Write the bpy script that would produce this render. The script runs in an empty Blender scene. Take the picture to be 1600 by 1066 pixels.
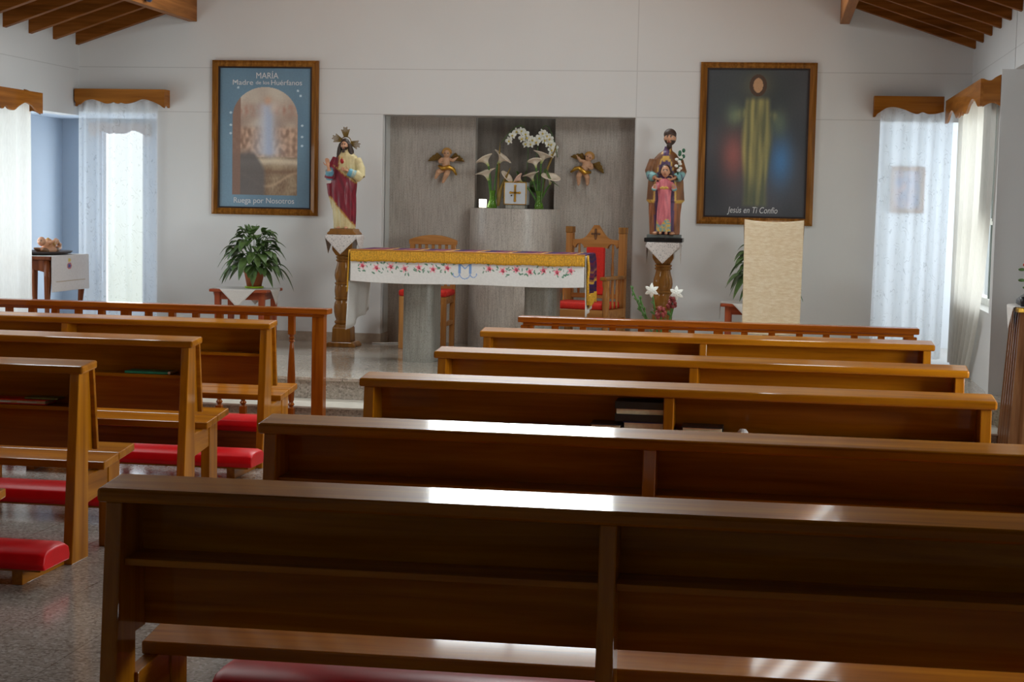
EXPO = -0.16
import bpy, bmesh, math, random
from mathutils import Vector, Matrix, noise
from mathutils.kdtree import KDTree
PI = math.pi
sc = bpy.context.scene
col = sc.collection
rnd = random.Random(7)

# ------------------------------------------------------------------ colours
def lin(c):
    def f(x):
        x /= 255.0
        return x/12.92 if x <= .04045 else ((x+.055)/1.055)**2.4
    return (f(c[0]), f(c[1]), f(c[2]))
def mixc(a, b, t):
    t = max(0, min(1, t))
    return tuple(a[i]+(b[i]-a[i])*t for i in range(3))
def sstep(a, b, x):
    t = max(0, min(1, (x-a)/(b-a))) if b != a else float(x > a)
    return t*t*(3-2*t)
def nz(x, y, z=0.0): return noise.noise(Vector((x, y, z)))

# ------------------------------------------------------------------ materials
def new_mat(name):
    m = bpy.data.materials.new(name); m.use_nodes = True
    nt = m.node_tree
    return m, nt, nt.nodes['Principled BSDF']
def N(nt, t, **k):
    n = nt.nodes.new(t)
    for a, b in k.items(): setattr(n, a, b)
    return n
def L(nt, a, b): nt.links.new(a, b)
def ramp(nt, fac, stops):
    r = N(nt, 'ShaderNodeValToRGB')
    el = r.color_ramp.elements
    while len(el) < len(stops): el.new(.5)
    for e, (p, c) in zip(el, stops):
        e.position = p; e.color = (*c, 1)
    L(nt, fac, r.inputs[0]); return r.outputs[0]
def coords(nt, scale, obj_random=False):
    tc = N(nt, 'ShaderNodeTexCoord'); mp = N(nt, 'ShaderNodeMapping')
    mp.inputs['Scale'].default_value = scale
    if obj_random:
        oi = N(nt, 'ShaderNodeObjectInfo'); va = N(nt, 'ShaderNodeVectorMath', operation='ADD')
        ml = N(nt, 'ShaderNodeMath', operation='MULTIPLY'); ml.inputs[1].default_value = 37.0
        L(nt, oi.outputs['Random'], ml.inputs[0]); L(nt, tc.outputs['Object'], va.inputs[0]); L(nt, ml.outputs[0], va.inputs[1])
        L(nt, va.outputs[0], mp.inputs[0])
    else:
        L(nt, tc.outputs['Object'], mp.inputs[0])
    return mp.outputs[0]
def bump(nt, b, h, strength=.1, dist=.01):
    n = N(nt, 'ShaderNodeBump'); n.inputs['Strength'].default_value = strength; n.inputs['Distance'].default_value = dist
    L(nt, h, n.inputs['Height']); L(nt, n.outputs[0], b.inputs['Normal'])
def plain(name, c, rough=.5, metal=0, var=.12, sc_=20, spec=.5, coat=0, sheen=0, trans=0):
    m, nt, b = new_mat(name)
    n = N(nt, 'ShaderNodeTexNoise'); n.inputs['Scale'].default_value = 1; n.inputs['Detail'].default_value = 3
    L(nt, coords(nt, (sc_,)*3), n.inputs['Vector'])
    c = lin(c)
    L(nt, ramp(nt, n.outputs['Fac'], [(.3, tuple(x*(1-var) for x in c)), (.7, tuple(min(1, x*(1+var)) for x in c))]), b.inputs['Base Color'])
    b.inputs['Roughness'].default_value = rough; b.inputs['Metallic'].default_value = metal
    b.inputs['Specular IOR Level'].default_value = spec; b.inputs['Coat Weight'].default_value = coat
    b.inputs['Coat Roughness'].default_value = .12
    b.inputs['Sheen Weight'].default_value = sheen; b.inputs['Transmission Weight'].default_value = trans
    return m
def wood(name, c1, c2, c3, axis, rough=.36, coat=.5, scale=1.0, coat_rough=.065):
    m, nt, b = new_mat(name)
    s = [16*scale]*3; s[axis] = 1.1*scale
    co = coords(nt, tuple(s), True)
    n = N(nt, 'ShaderNodeTexNoise'); n.inputs['Scale'].default_value = 1; n.inputs['Detail'].default_value = 6; n.inputs['Distortion'].default_value = .6
    L(nt, co, n.inputs['Vector'])
    s2 = [70*scale]*3; s2[axis] = 3*scale
    n2 = N(nt, 'ShaderNodeTexNoise'); n2.inputs['Scale'].default_value = 1; n2.inputs['Detail'].default_value = 4
    L(nt, coords(nt, tuple(s2), True), n2.inputs['Vector'])
    r1 = ramp(nt, n.outputs['Fac'], [(.3, lin(c1)), (.5, lin(c2)), (.72, lin(c3))])
    mx = N(nt, 'ShaderNodeMix', data_type='RGBA', blend_type='MULTIPLY'); mx.inputs[0].default_value = .28
    r2 = ramp(nt, n2.outputs['Fac'], [(.35, (.55, .5, .45)), (.6, (1, 1, 1))])
    L(nt, r1, mx.inputs[6]); L(nt, r2, mx.inputs[7]); L(nt, mx.outputs[2], b.inputs['Base Color'])
    b.inputs['Roughness'].default_value = rough; b.inputs['Coat Weight'].default_value = coat; b.inputs['Coat Roughness'].default_value = coat_rough; b.inputs['Specular IOR Level'].default_value = .03
    bump(nt, b, n2.outputs['Fac'], .06, .003)
    return m
def attr_mat(name, rough=.6, coat=0, spec=.5, fine=0.0, trl=0):
    m, nt, b = new_mat(name)
    a = N(nt, 'ShaderNodeAttribute', attribute_name='Col')
    n = N(nt, 'ShaderNodeTexNoise'); n.inputs['Scale'].default_value = 60; n.inputs['Detail'].default_value = 2
    L(nt, coords(nt, (1, 1, 1)), n.inputs['Vector'])
    mx = N(nt, 'ShaderNodeMix', data_type='RGBA', blend_type='MULTIPLY'); mx.inputs[0].default_value = .25
    r2 = ramp(nt, n.outputs['Fac'], [(.3, (.7, .7, .7)), (.65, (1, 1, 1))])
    L(nt, a.outputs['Color'], mx.inputs[6]); L(nt, r2, mx.inputs[7]); L(nt, mx.outputs[2], b.inputs['Base Color'])
    b.inputs['Roughness'].default_value = rough; b.inputs['Coat Weight'].default_value = coat; b.inputs['Coat Roughness'].default_value = .1
    b.inputs['Specular IOR Level'].default_value = spec
    if fine:
        w = N(nt, 'ShaderNodeTexNoise'); w.inputs['Scale'].default_value = fine
        L(nt, coords(nt, (1, 1, 1)), w.inputs['Vector']); bump(nt, b, w.outputs['Fac'], .3, .002)
    return m
def stone(name, stops, sx, sy, sz, rough=.5, speck=220):
    m, nt, b = new_mat(name)
    n = N(nt, 'ShaderNodeTexNoise'); n.inputs['Scale'].default_value = 1; n.inputs['Detail'].default_value = 8; n.inputs['Roughness'].default_value = .7
    L(nt, coords(nt, (sx, sy, sz)), n.inputs['Vector'])
    r1 = ramp(nt, n.outputs['Fac'], stops)
    n2 = N(nt, 'ShaderNodeTexNoise'); n2.inputs['Scale'].default_value = speck; n2.inputs['Detail'].default_value = 2
    L(nt, coords(nt, (1, 1, .35)), n2.inputs['Vector'])
    r2 = ramp(nt, n2.outputs['Fac'], [(.33, (.35, .33, .31)), (.47, (.9, .88, .86)), (.7, (1.0, 1.0, 1.0))])
    n3 = N(nt, 'ShaderNodeTexNoise'); n3.inputs['Scale'].default_value = 1.3; n3.inputs['Detail'].default_value = 3
    L(nt, coords(nt, (1, 1, .4)), n3.inputs['Vector'])
    r3 = ramp(nt, n3.outputs['Fac'], [(.35, (.7, .7, .72)), (.65, (1, 1, 1))])
    mx = N(nt, 'ShaderNodeMix', data_type='RGBA', blend_type='MULTIPLY'); mx.inputs[0].default_value = .55
    L(nt, r1, mx.inputs[6]); L(nt, r2, mx.inputs[7])
    mx2 = N(nt, 'ShaderNodeMix', data_type='RGBA', blend_type='MULTIPLY'); mx2.inputs[0].default_value = .7
    L(nt, mx.outputs[2], mx2.inputs[6]); L(nt, r3, mx2.inputs[7]); L(nt, mx2.outputs[2], b.inputs['Base Color'])
    b.inputs['Roughness'].default_value = rough
    return m
def terrazzo(name, base, dark, light, rough, tile=.3):
    m, nt, b = new_mat(name)
    v = N(nt, 'ShaderNodeTexVoronoi'); v.inputs['Scale'].default_value = 95
    L(nt, coords(nt, (1, 1, 1)), v.inputs['Vector'])
    sep = N(nt, 'ShaderNodeSeparateColor'); L(nt, v.outputs['Color'], sep.inputs[0])
    r1 = ramp(nt, sep.outputs[0], [(0, lin(dark)), (.16, lin(dark)), (.2, lin(base)), (.72, lin(base)), (.8, lin(light)), (1, lin(light))])
    n = N(nt, 'ShaderNodeTexNoise'); n.inputs['Scale'].default_value = 1.6
    L(nt, coords(nt, (1, 1, 1)), n.inputs['Vector'])
    r2 = ramp(nt, n.outputs['Fac'], [(.3, (.82, .8, .78)), (.7, (1, 1, 1))])
    mx = N(nt, 'ShaderNodeMix', data_type='RGBA', blend_type='MULTIPLY'); mx.inputs[0].default_value = 1
    L(nt, r1, mx.inputs[6]); L(nt, r2, mx.inputs[7])
    bt = N(nt, 'ShaderNodeTexBrick'); bt.offset = 0; bt.inputs['Scale'].default_value = 1/tile
    bt.inputs['Mortar Size'].default_value = .006; bt.inputs['Brick Width'].default_value = 1; bt.inputs['Row Height'].default_value = 1
    bt.inputs['Color1'].default_value = (1, 1, 1, 1); bt.inputs['Color2'].default_value = (1, 1, 1, 1); bt.inputs['Mortar'].default_value = (.55, .52, .5, 1)
    L(nt, coords(nt, (1, 1, 1)), bt.inputs['Vector'])
    m3 = N(nt, 'ShaderNodeMix', data_type='RGBA', blend_type='MULTIPLY'); m3.inputs[0].default_value = 1
    L(nt, mx.outputs[2], m3.inputs[6]); L(nt, bt.outputs['Color'], m3.inputs[7]); L(nt, m3.outputs[2], b.inputs['Base Color'])
    b.inputs['Roughness'].default_value = rough
    return m
def wall_mat(name, c, seams_z=(), seams_x=()):
    """painted fibre board with the thin joints between the boards"""
    m, nt, b = new_mat(name)
    n = N(nt, 'ShaderNodeTexNoise'); n.inputs['Scale'].default_value = 1.2; n.inputs['Detail'].default_value = 3
    L(nt, coords(nt, (1, 1, 1)), n.inputs['Vector'])
    c = lin(c)
    r = ramp(nt, n.outputs['Fac'], [(.3, tuple(x*.955 for x in c)), (.7, c)])
    tc = N(nt, 'ShaderNodeTexCoord'); sp = N(nt, 'ShaderNodeSeparateXYZ'); L(nt, tc.outputs['Object'], sp.inputs[0])
    acc = None
    for ax, vals in ((2, seams_z), (0, seams_x)):
        for v in vals:
            a = N(nt, 'ShaderNodeMath', operation='COMPARE'); a.inputs[1].default_value = v; a.inputs[2].default_value = .004
            L(nt, sp.outputs[ax], a.inputs[0])
            if acc is None: acc = a.outputs[0]
            else:
                q = N(nt, 'ShaderNodeMath', operation='MAXIMUM'); L(nt, acc, q.inputs[0]); L(nt, a.outputs[0], q.inputs[1]); acc = q.outputs[0]
    if acc is not None:
        ml = N(nt, 'ShaderNodeMath', operation='MULTIPLY'); ml.inputs[1].default_value = .22; L(nt, acc, ml.inputs[0])
        mx = N(nt, 'ShaderNodeMix', data_type='RGBA'); L(nt, ml.outputs[0], mx.inputs[0]); L(nt, r, mx.inputs[6]); mx.inputs[7].default_value = (*lin((96, 94, 92)), 1)
        r = mx.outputs[2]
    L(nt, r, b.inputs['Base Color']); b.inputs['Roughness'].default_value = .75
    n2 = N(nt, 'ShaderNodeTexNoise'); n2.inputs['Scale'].default_value = 160
    L(nt, coords(nt, (1, 1, 1)), n2.inputs['Vector']); bump(nt, b, n2.outputs['Fac'], .05, .002)
    return m
def curtain_mat(name, c, clear, pattern=None, trans=.6):
    m, nt, b = new_mat(name)
    out = nt.nodes['Material Output']; nt.nodes.remove(b)
    d = N(nt, 'ShaderNodeBsdfDiffuse'); t = N(nt, 'ShaderNodeBsdfTranslucent'); p = N(nt, 'ShaderNodeBsdfTransparent')
    base = lin(c)
    if pattern:
        wv = N(nt, 'ShaderNodeTexWave', wave_type='BANDS', bands_direction='DIAGONAL'); wv.inputs['Scale'].default_value = pattern
        wv.inputs['Distortion'].default_value = 18; wv.inputs['Detail'].default_value = 1; wv.inputs['Detail Scale'].default_value = 1.6
        L(nt, coords(nt, (1, 1, .6)), wv.inputs['Vector'])
        line_ = ramp(nt, wv.outputs['Fac'], [(0, (1, 1, 1)), (.05, (.8, .8, .8)), (.09, (0, 0, 0)), (1, (0, 0, 0))])
        n = N(nt, 'ShaderNodeTexNoise'); n.inputs['Scale'].default_value = 16; L(nt, coords(nt, (1, 1, 1)), n.inputs['Vector'])
        gap = ramp(nt, n.outputs['Fac'], [(.5, (0, 0, 0)), (.6, (1, 1, 1))])
        mm = N(nt, 'ShaderNodeMix', data_type='RGBA', blend_type='MULTIPLY'); mm.inputs[0].default_value = 1; L(nt, line_, mm.inputs[6]); L(nt, gap, mm.inputs[7])
        mx = N(nt, 'ShaderNodeMix', data_type='RGBA'); L(nt, mm.outputs[2], mx.inputs[0]); mx.inputs[6].default_value = (*base, 1); mx.inputs[7].default_value = (*[x*.74 for x in base], 1)
        L(nt, mx.outputs[2], d.inputs[0]); L(nt, mx.outputs[2], t.inputs[0])
    else:
        n = N(nt, 'ShaderNodeTexNoise'); n.inputs['Scale'].default_value = 90
        L(nt, coords(nt, (1, 1, .2)), n.inputs['Vector'])
        r = ramp(nt, n.outputs['Fac'], [(.3, tuple(x*.93 for x in base)), (.7, base)])
        L(nt, r, d.inputs[0]); L(nt, r, t.inputs[0])
    m1 = N(nt, 'ShaderNodeMixShader'); m1.inputs[0].default_value = trans; L(nt, d.outputs[0], m1.inputs[1]); L(nt, t.outputs[0], m1.inputs[2])
    m2 = N(nt, 'ShaderNodeMixShader'); m2.inputs[0].default_value = clear; L(nt, m1.outputs[0], m2.inputs[1]); L(nt, p.outputs[0], m2.inputs[2])
    L(nt, m2.outputs[0], out.inputs[0]); return m
def emit_mat(name, c, s):
    m, nt, b = new_mat(name)
    b.inputs['Base Color'].default_value = (*lin(c), 1); b.inputs['Emission Color'].default_value = (*lin(c), 1); b.inputs['Emission Strength'].default_value = s
    return m
def glass_mat(name, c, rough=.03):
    m, nt, b = new_mat(name)
    out = nt.nodes['Material Output']
    b.inputs['Base Color'].default_value = (*lin(c), 1); b.inputs['Roughness'].default_value = rough; b.inputs['Transmission Weight'].default_value = .75
    b.inputs['IOR'].default_value = 1.3
    return m

# ------------------------------------------------------------------ mesh builder
class B:
    def __init__(s): s.v = []; s.f = []; s.c = []
    def add(s, vs, fs, c=None):
        o = len(s.v); s.v += [tuple(p) for p in vs]; s.f += [tuple(i+o for i in f) for f in fs]
        if c is None: c = (.5, .5, .5)
        s.c += [c]*len(vs) if not isinstance(c, list) else c
        return s
    def box(s, x0, x1, y0, y1, z0, z1, c=None):
        return s.hexa([(x0, y0, z0), (x1, y0, z0), (x1, y1, z0), (x0, y1, z0), (x0, y0, z1), (x1, y0, z1), (x1, y1, z1), (x0, y1, z1)], c)
    def hexa(s, p, c=None):
        return s.add(p, [(3, 2, 1, 0), (4, 5, 6, 7), (0, 1, 5, 4), (1, 2, 6, 5), (2, 3, 7, 6), (3, 0, 4, 7)], c)
    def prism(s, poly, axis, a, b, c=None):
        n = len(poly)
        def P(q, t):
            return (t, q[0], q[1]) if axis == 0 else (q[0], t, q[1]) if axis == 1 else (q[0], q[1], t)
        vs = [P(q, a) for q in poly]+[P(q, b) for q in poly]
        fs = [tuple(range(n)), tuple(range(2*n-1, n-1, -1))]+[(i, n+i, n+(i+1) % n, (i+1) % n) for i in range(n)]
        return s.add(vs, fs, c)
    def lathe(s, prof, cx=0, cy=0, seg=24, c=None, sx=1, sy=1):
        vs = []; fs = []
        for r, z in prof:
            for i in range(seg):
                a = 2*PI*i/seg; vs.append((cx+r*sx*math.cos(a), cy+r*sy*math.sin(a), z))
        for j in range(len(prof)-1):
            for i in range(seg):
                k = (i+1) % seg; fs.append((j*seg+i, j*seg+k, (j+1)*seg+k, (j+1)*seg+i))
        fs.append(tuple(range(seg-1, -1, -1))); fs.append(tuple(range((len(prof)-1)*seg, len(prof)*seg)))
        return s.add(vs, fs, c)
    def tube(s, pts, rad, seg=8, c=None, flat=1.0):
        pts = [Vector(p) for p in pts]; n = len(pts)
        if not isinstance(rad, (list, tuple)): rad = [rad]*n
        vs = []; fs = []; up = Vector((0, 0, 1)); prev = None
        for i, p in enumerate(pts):
            d = (pts[min(i+1, n-1)]-pts[max(i-1, 0)])
            d = d.normalized() if d.length > 1e-9 else Vector((0, 0, 1))
            if prev is None:
                a = d.orthogonal().normalized() if abs(d.z) > .99 else d.cross(up).normalized()
            else:
                a = (prev-d*prev.dot(d)); a = a.normalized() if a.length > 1e-6 else d.orthogonal().normalized()
            prev = a; b = d.cross(a)
            for k in range(seg):
                t = 2*PI*k/seg; vs.append(p+a*math.cos(t)*rad[i]+b*math.sin(t)*rad[i]*flat)
        for j in range(n-1):
            for k in range(seg):
                q = (k+1) % seg; fs.append((j*seg+k, j*seg+q, (j+1)*seg+q, (j+1)*seg+k))
        fs.append(tuple(range(seg-1, -1, -1))); fs.append(tuple(range((n-1)*seg, n*seg)))
        return s.add(vs, fs, c)
    def grid(s, nu, nv, fn, cf=None, closeu=False):
        vs = []; fs = []; cs = []
        for j in range(nv+1):
            for i in range(nu+(0 if closeu else 1)):
                u, v = i/nu, j/nv
                vs.append(fn(u, v)); cs.append(cf(u, v) if cf else (.5, .5, .5))
        w = nu if closeu else nu+1
        for j in range(nv):
            for i in range(nu):
                k = (i+1) % w if closeu else i+1
                fs.append((j*w+i, j*w+k, (j+1)*w+k, (j+1)*w+i))
        return s.add(vs, fs, cs)
    def ell(s, c, r, seg=16, rings=10, col=None, fn=None, rot=None):
        vs = []; fs = []; c = Vector(c); cs = []
        def put(d):
            q = Vector((d.x*r[0], d.y*r[1], d.z*r[2]))
            if fn: q = fn(d, q)
            if rot: q = rot @ q
            vs.append(c+q); cs.append(col(d) if callable(col) else (col or (.5, .5, .5)))
        put(Vector((0, 0, -1)))
        for j in range(1, rings):
            t = -PI/2+PI*j/rings
            for i in range(seg):
                a = 2*PI*i/seg; put(Vector((math.cos(t)*math.cos(a), math.cos(t)*math.sin(a), math.sin(t))))
        put(Vector((0, 0, 1)))
        for i in range(seg):
            k = (i+1) % seg; fs.append((0, 1+k, 1+i))
            for j in range(rings-2): fs.append((1+j*seg+i, 1+j*seg+k, 1+(j+1)*seg+k, 1+(j+1)*seg+i))
            fs.append((1+(rings-2)*seg+i, 1+(rings-2)*seg+k, len(vs)-1))
        return s.add(vs, fs, cs)
    def mesh(s, name, smooth=False, colors=False):
        me = bpy.data.meshes.new(name); me.from_pydata(s.v, [], s.f); me.validate(verbose=False)
        if colors:
            a = me.color_attributes.new('Col', 'FLOAT_COLOR', 'POINT')
            flat = []
            for c in s.c: flat += [c[0], c[1], c[2], 1.0]
            a.data.foreach_set('color', flat)
        bm = bmesh.new(); bm.from_mesh(me); bmesh.ops.recalc_face_normals(bm, faces=bm.faces); bm.to_mesh(me); bm.free()
        if smooth:
            me.polygons.foreach_set('use_smooth', [True]*len(me.polygons))
        me.update(); return me
    def build(s, name, mat, parent=None, smooth=False, bevel=0, colors=False, solid=0, loc=None, rot=None, sub=0, auto=None):
        me = s.mesh(name, smooth or auto is not None, colors)
        if auto is not None: me.set_sharp_from_angle(angle=math.radians(auto))
        o = bpy.data.objects.new(name, me); col.objects.link(o)
        me.materials.append(mat)
        if parent is not None: o.parent = parent
        if loc: o.location = loc
        if rot: o.rotation_euler = rot
        if solid:
            md = o.modifiers.new('thick', 'SOLIDIFY'); md.thickness = solid; md.offset = 0
        if sub:
            md = o.modifiers.new('sub', 'SUBSURF'); md.levels = sub; md.render_levels = sub
        if bevel:
            md = o.modifiers.new('bev', 'BEVEL'); md.width = bevel; md.segments = 2; md.limit_method = 'ANGLE'; md.harden_normals = False
        return o
    def fuse(s, name, mat, parent=None, voxel=.006, smooth_it=2):
        """melt the overlapping pieces into one continuous skin and carry the paint over"""
        src = B(); src.v, src.f, src.c = s.v, s.f, s.c
        me = src.mesh(name+'_tmp'); o = bpy.data.objects.new(name+'_tmp', me); col.objects.link(o)
        md = o.modifiers.new('r', 'REMESH'); md.mode = 'VOXEL'; md.voxel_size = voxel
        if smooth_it:
            m2 = o.modifiers.new('s', 'SMOOTH'); m2.iterations = smooth_it; m2.factor = .5
        dg = bpy.context.evaluated_depsgraph_get()
        m = bpy.data.meshes.new_from_object(o.evaluated_get(dg)); m.name = name
        bpy.data.objects.remove(o); bpy.data.meshes.remove(me)
        kd = KDTree(len(s.v))
        for i, p in enumerate(s.v): kd.insert(p, i)
        kd.balance()
        a = m.color_attributes.new('Col', 'FLOAT_COLOR', 'POINT'); flat = []
        for v in m.vertices:
            hits = kd.find_n(v.co, 2); w = [1/(h[2]+1e-5) for h in hits]; t = sum(w)
            flat += [sum(s.c[h[1]][q]*ww for h, ww in zip(hits, w))/t for q in range(3)]+[1.0]
        a.data.foreach_set('color', flat)
        m.polygons.foreach_set('use_smooth', [True]*len(m.polygons))
        m.materials.clear(); m.materials.append(mat)
        ob = bpy.data.objects.new(name, m); col.objects.link(ob)
        if parent is not None: ob.parent = parent
        return ob

def thing(name, label, cat, loc=(0, 0, 0), rz=0, group=None):
    o = bpy.data.objects.new(name, None); col.objects.link(o); o.empty_display_size = .1
    o.location = loc; o.rotation_euler = (0, 0, rz); o['label'] = label; o['category'] = cat
    if group: o['group'] = group
    return o
def tag(o, label, cat, group=None):
    o['label'] = label; o['category'] = cat
    if group: o['group'] = group
    return o
def struct(o, label=None):
    o['kind'] = 'structure'
    if label: o['label'] = label
    return o
def copy_tree(o, parent=None):
    c = o.copy(); col.objects.link(c)
    if parent is not None: c.parent = parent
    for ch in [k for k in bpy.data.objects if k.parent == o]: copy_tree(ch, c)
    return c
def words(txt, size, mat, parent, loc, name='lettering', sx=1.0, shear=0.0, rotz=0, bold=0.0):
    cu = bpy.data.curves.new(name, 'FONT'); cu.body = txt; cu.size = size; cu.align_x = 'CENTER'; cu.align_y = 'CENTER'; cu.extrude = .0006; cu.shear = shear; cu.offset = bold
    t = bpy.data.objects.new(name+'_tmp', cu); col.objects.link(t)
    dg = bpy.context.evaluated_depsgraph_get()
    me = bpy.data.meshes.new_from_object(t.evaluated_get(dg)); bpy.data.objects.remove(t)
    M = Matrix.Rotation(PI/2, 4, 'X') @ Matrix.Diagonal((sx, 1, 1, 1))
    me.transform(M); me.materials.clear(); me.materials.append(mat); me.name = name
    o = bpy.data.objects.new(name, me); col.objects.link(o); o.parent = parent; o.location = loc
    return o
# ------------------------------------------------------------------ palette
ORG = ((138, 80, 8), (164, 99, 14), (184, 117, 22))
W_X = wood('pew wood along x', *ORG, 0); W_Y = wood('pew wood along y', *ORG, 1); W_Z = wood('pew wood along z', *ORG, 2)
RED = ((122, 58, 10), (148, 76, 16), (170, 94, 24))
R_X = wood('rail wood along x', *RED, 0); R_Z = wood('rail wood along z', *RED, 2)
BEAM_X = wood('rafter wood along x', (112, 66, 24), (140, 84, 34), (160, 102, 48), 0, rough=.5, coat=.1)
BEAM_Y = wood('beam wood along y', (120, 74, 34), (146, 92, 46), (168, 110, 60), 1, rough=.5, coat=.1)
BOARD_Y = wood('roof boarding along y', (78, 64, 50), (98, 82, 64), (112, 94, 76), 1, rough=.6, coat=.05)
PEL_X = wood('pelmet wood along x', (128, 74, 20), (156, 96, 32), (178, 114, 46), 0, rough=.42, coat=.3)
PEL_Y = wood('pelmet wood along y', (128, 74, 20), (156, 96, 32), (178, 114, 46), 1, rough=.42, coat=.3)
COLW = wood('turned pedestal wood', (118, 76, 30), (146, 98, 44), (168, 118, 58), 2, rough=.3, coat=.6)
CHAIRW = wood('chair oak', (150, 98, 50), (176, 120, 66), (194, 140, 84), 2, rough=.4, coat=.3)
CHAIRX = wood('chair oak along x', (150, 98, 50), (176, 120, 66), (194, 140, 84), 0, rough=.4, coat=.3)
STANDW = wood('plant stand wood', (150, 70, 44), (172, 86, 56), (188, 104, 70), 2, rough=.4, coat=.3)
STANDX = wood('plant stand wood along x', (150, 70, 44), (172, 86, 56), (188, 104, 70), 0, rough=.4, coat=.3)
DARKW = wood('dark table wood', (92, 46, 24), (116, 62, 34), (136, 78, 46), 2, rough=.35, coat=.4)
FRAMEW = wood('gilt picture frame', (112, 70, 26), (142, 92, 36), (170, 118, 54), 2, rough=.35, coat=.2, scale=2)
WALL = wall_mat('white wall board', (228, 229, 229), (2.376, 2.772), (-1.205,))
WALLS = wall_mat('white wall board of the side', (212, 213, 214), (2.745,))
ROOMW = wall_mat('white back room paint', (222, 226, 230))
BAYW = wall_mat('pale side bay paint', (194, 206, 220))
NICHEW = wall_mat('white niche reveal', (206, 208, 206))
FLOOR = terrazzo('terrazzo floor', (162, 153, 145), (136, 126, 118), (184, 177, 170), .15, .34)
PLAT = terrazzo('sanctuary floor', (184, 174, 160), (164, 154, 142), (200, 192, 180), .1, .6)
RISER = terrazzo('step riser', (176, 168, 156), (146, 138, 128), (196, 188, 178), .35, .9)
TREAD = plain('pale step edge', (206, 200, 188), .3)
BASEB = plain('beige tile baseboard', (170, 154, 138), .25)
GRAN = stone('streaked granite', [(.25, lin((158, 150, 140))), (.5, lin((196, 188, 178))), (.75, lin((216, 208, 198)))], 70, 70, 5, .4)
GRAND = stone('dark granite', [(.25, lin((84, 78, 72))), (.5, lin((118, 112, 104))), (.75, lin((146, 138, 130)))], 16, 16, 1.2, .3)
GRANL = stone('pale granite', [(.25, lin((134, 130, 120))), (.5, lin((172, 170, 160))), (.75, lin((198, 196, 186)))], 24, 24, 1.8, .4)
SHEER = curtain_mat('white sheer with a stitched pattern', (232, 236, 240), .36, 11, .5)
SHEER2 = curtain_mat('plain white curtain', (236, 235, 230), .07, None, .5)
CLOTH = plain('white linen', (224, 220, 216), .85, var=.05, sc_=120)
LACE = plain('white lace', (222, 214, 210), .85, var=.1, sc_=160)
REDV = plain('red vinyl', (204, 4, 14), .4, var=.08, sc_=9, spec=.25)
REDC = plain('red upholstery', (206, 34, 18), .75, var=.1, sc_=60)
GOLDF = plain('gold fringe', (214, 158, 36), .6, var=.3, sc_=90)
GOLD = plain('gilt metal', (212, 164, 70), .35, .85, var=.2, sc_=60)
BRASS = plain('dark brass', (128, 102, 52), .4, .8, var=.25, sc_=60)
BLACK = plain('black cover', (20, 20, 24), .4)
BMARB = stone('black marble', [(.3, lin((14, 14, 16))), (.62, lin((30, 30, 32))), (.72, lin((150, 150, 150)))], 30, 30, 30, .25)
PAGE = plain('page edges', (226, 212, 178), .8, var=.08, sc_=80)
ATTR = attr_mat('painted plaster', .55, .08)
PRINT = attr_mat('printed picture', .35, .25)
WOVEN = attr_mat('woven cloth', .85, 0, .2, fine=300)
LEAF = plain('dark green leaf', (80, 108, 54), .45, var=.35, sc_=30, coat=.15)
LEAF2 = plain('bright green leaf', (70, 104, 44), .45, var=.3, sc_=30)
TERRA = plain('terracotta', (176, 98, 58), .7)
LIME = plain('lime green plastic', (160, 196, 30), .4)
PETALW = plain('white petal', (232, 230, 220), .5, var=.05)
STEMG = plain('green stem', (70, 112, 44), .4, var=.2)
DRY = plain('dry yellow leaf', (138, 112, 48), .6, var=.25)
VASEG = glass_mat('green glass', (150, 214, 80))
PANEW = plain('white painted frame', (226, 228, 226), .4)
TEAL = plain('dark window frame', (52, 66, 60), .4)
DARKM = plain('dark metal', (40, 38, 36), .5)
LETTER = plain('white lettering', (226, 228, 230), .6, var=.03)
PORC = plain('white enamel', (206, 210, 214), .3, var=.04)

# ------------------------------------------------------------------ the room
RX = -2.34                                   # ridge
PD = 2.87                                    # purlins stand this far from the ridge; the roof is steeper between them
def roof(x):                                 # underside of the rafters
    d = abs(x-RX)
    return 4.295-.337*d if d > PD else 4.295-.337*PD+1.3*(PD-d)
XL, XR, YB = -6.29, 1.606, 14.5
ZP = .34
b = B(); b.box(-7.3, 3.2, -3.2, 11.07, -.1, 0); struct(b.build('floor', FLOOR))
b = B(); b.box(-7.3, 3.2, 11.515, 16.2, 0, ZP); struct(b.build('floor_sanctuary', PLAT))
b = B(); b.box(-6.29, 1.52, 11.505, 11.515, .17, ZP-.025); struct(b.build('trim_1', RISER))
b = B(); b.box(-6.29, 1.52, 11.07, 11.515, 0, .17); struct(b.build('trim_2', RISER))
b = B(); b.box(-6.29, 1.52, 11.05, 11.505, .17, .185); struct(b.build('trim_3', TREAD, bevel=.004))
b = B(); b.box(-6.29, 1.52, 11.485, 11.515, ZP-.025, ZP+.001); struct(b.build('trim_4', PLAT, bevel=.004))
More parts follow.
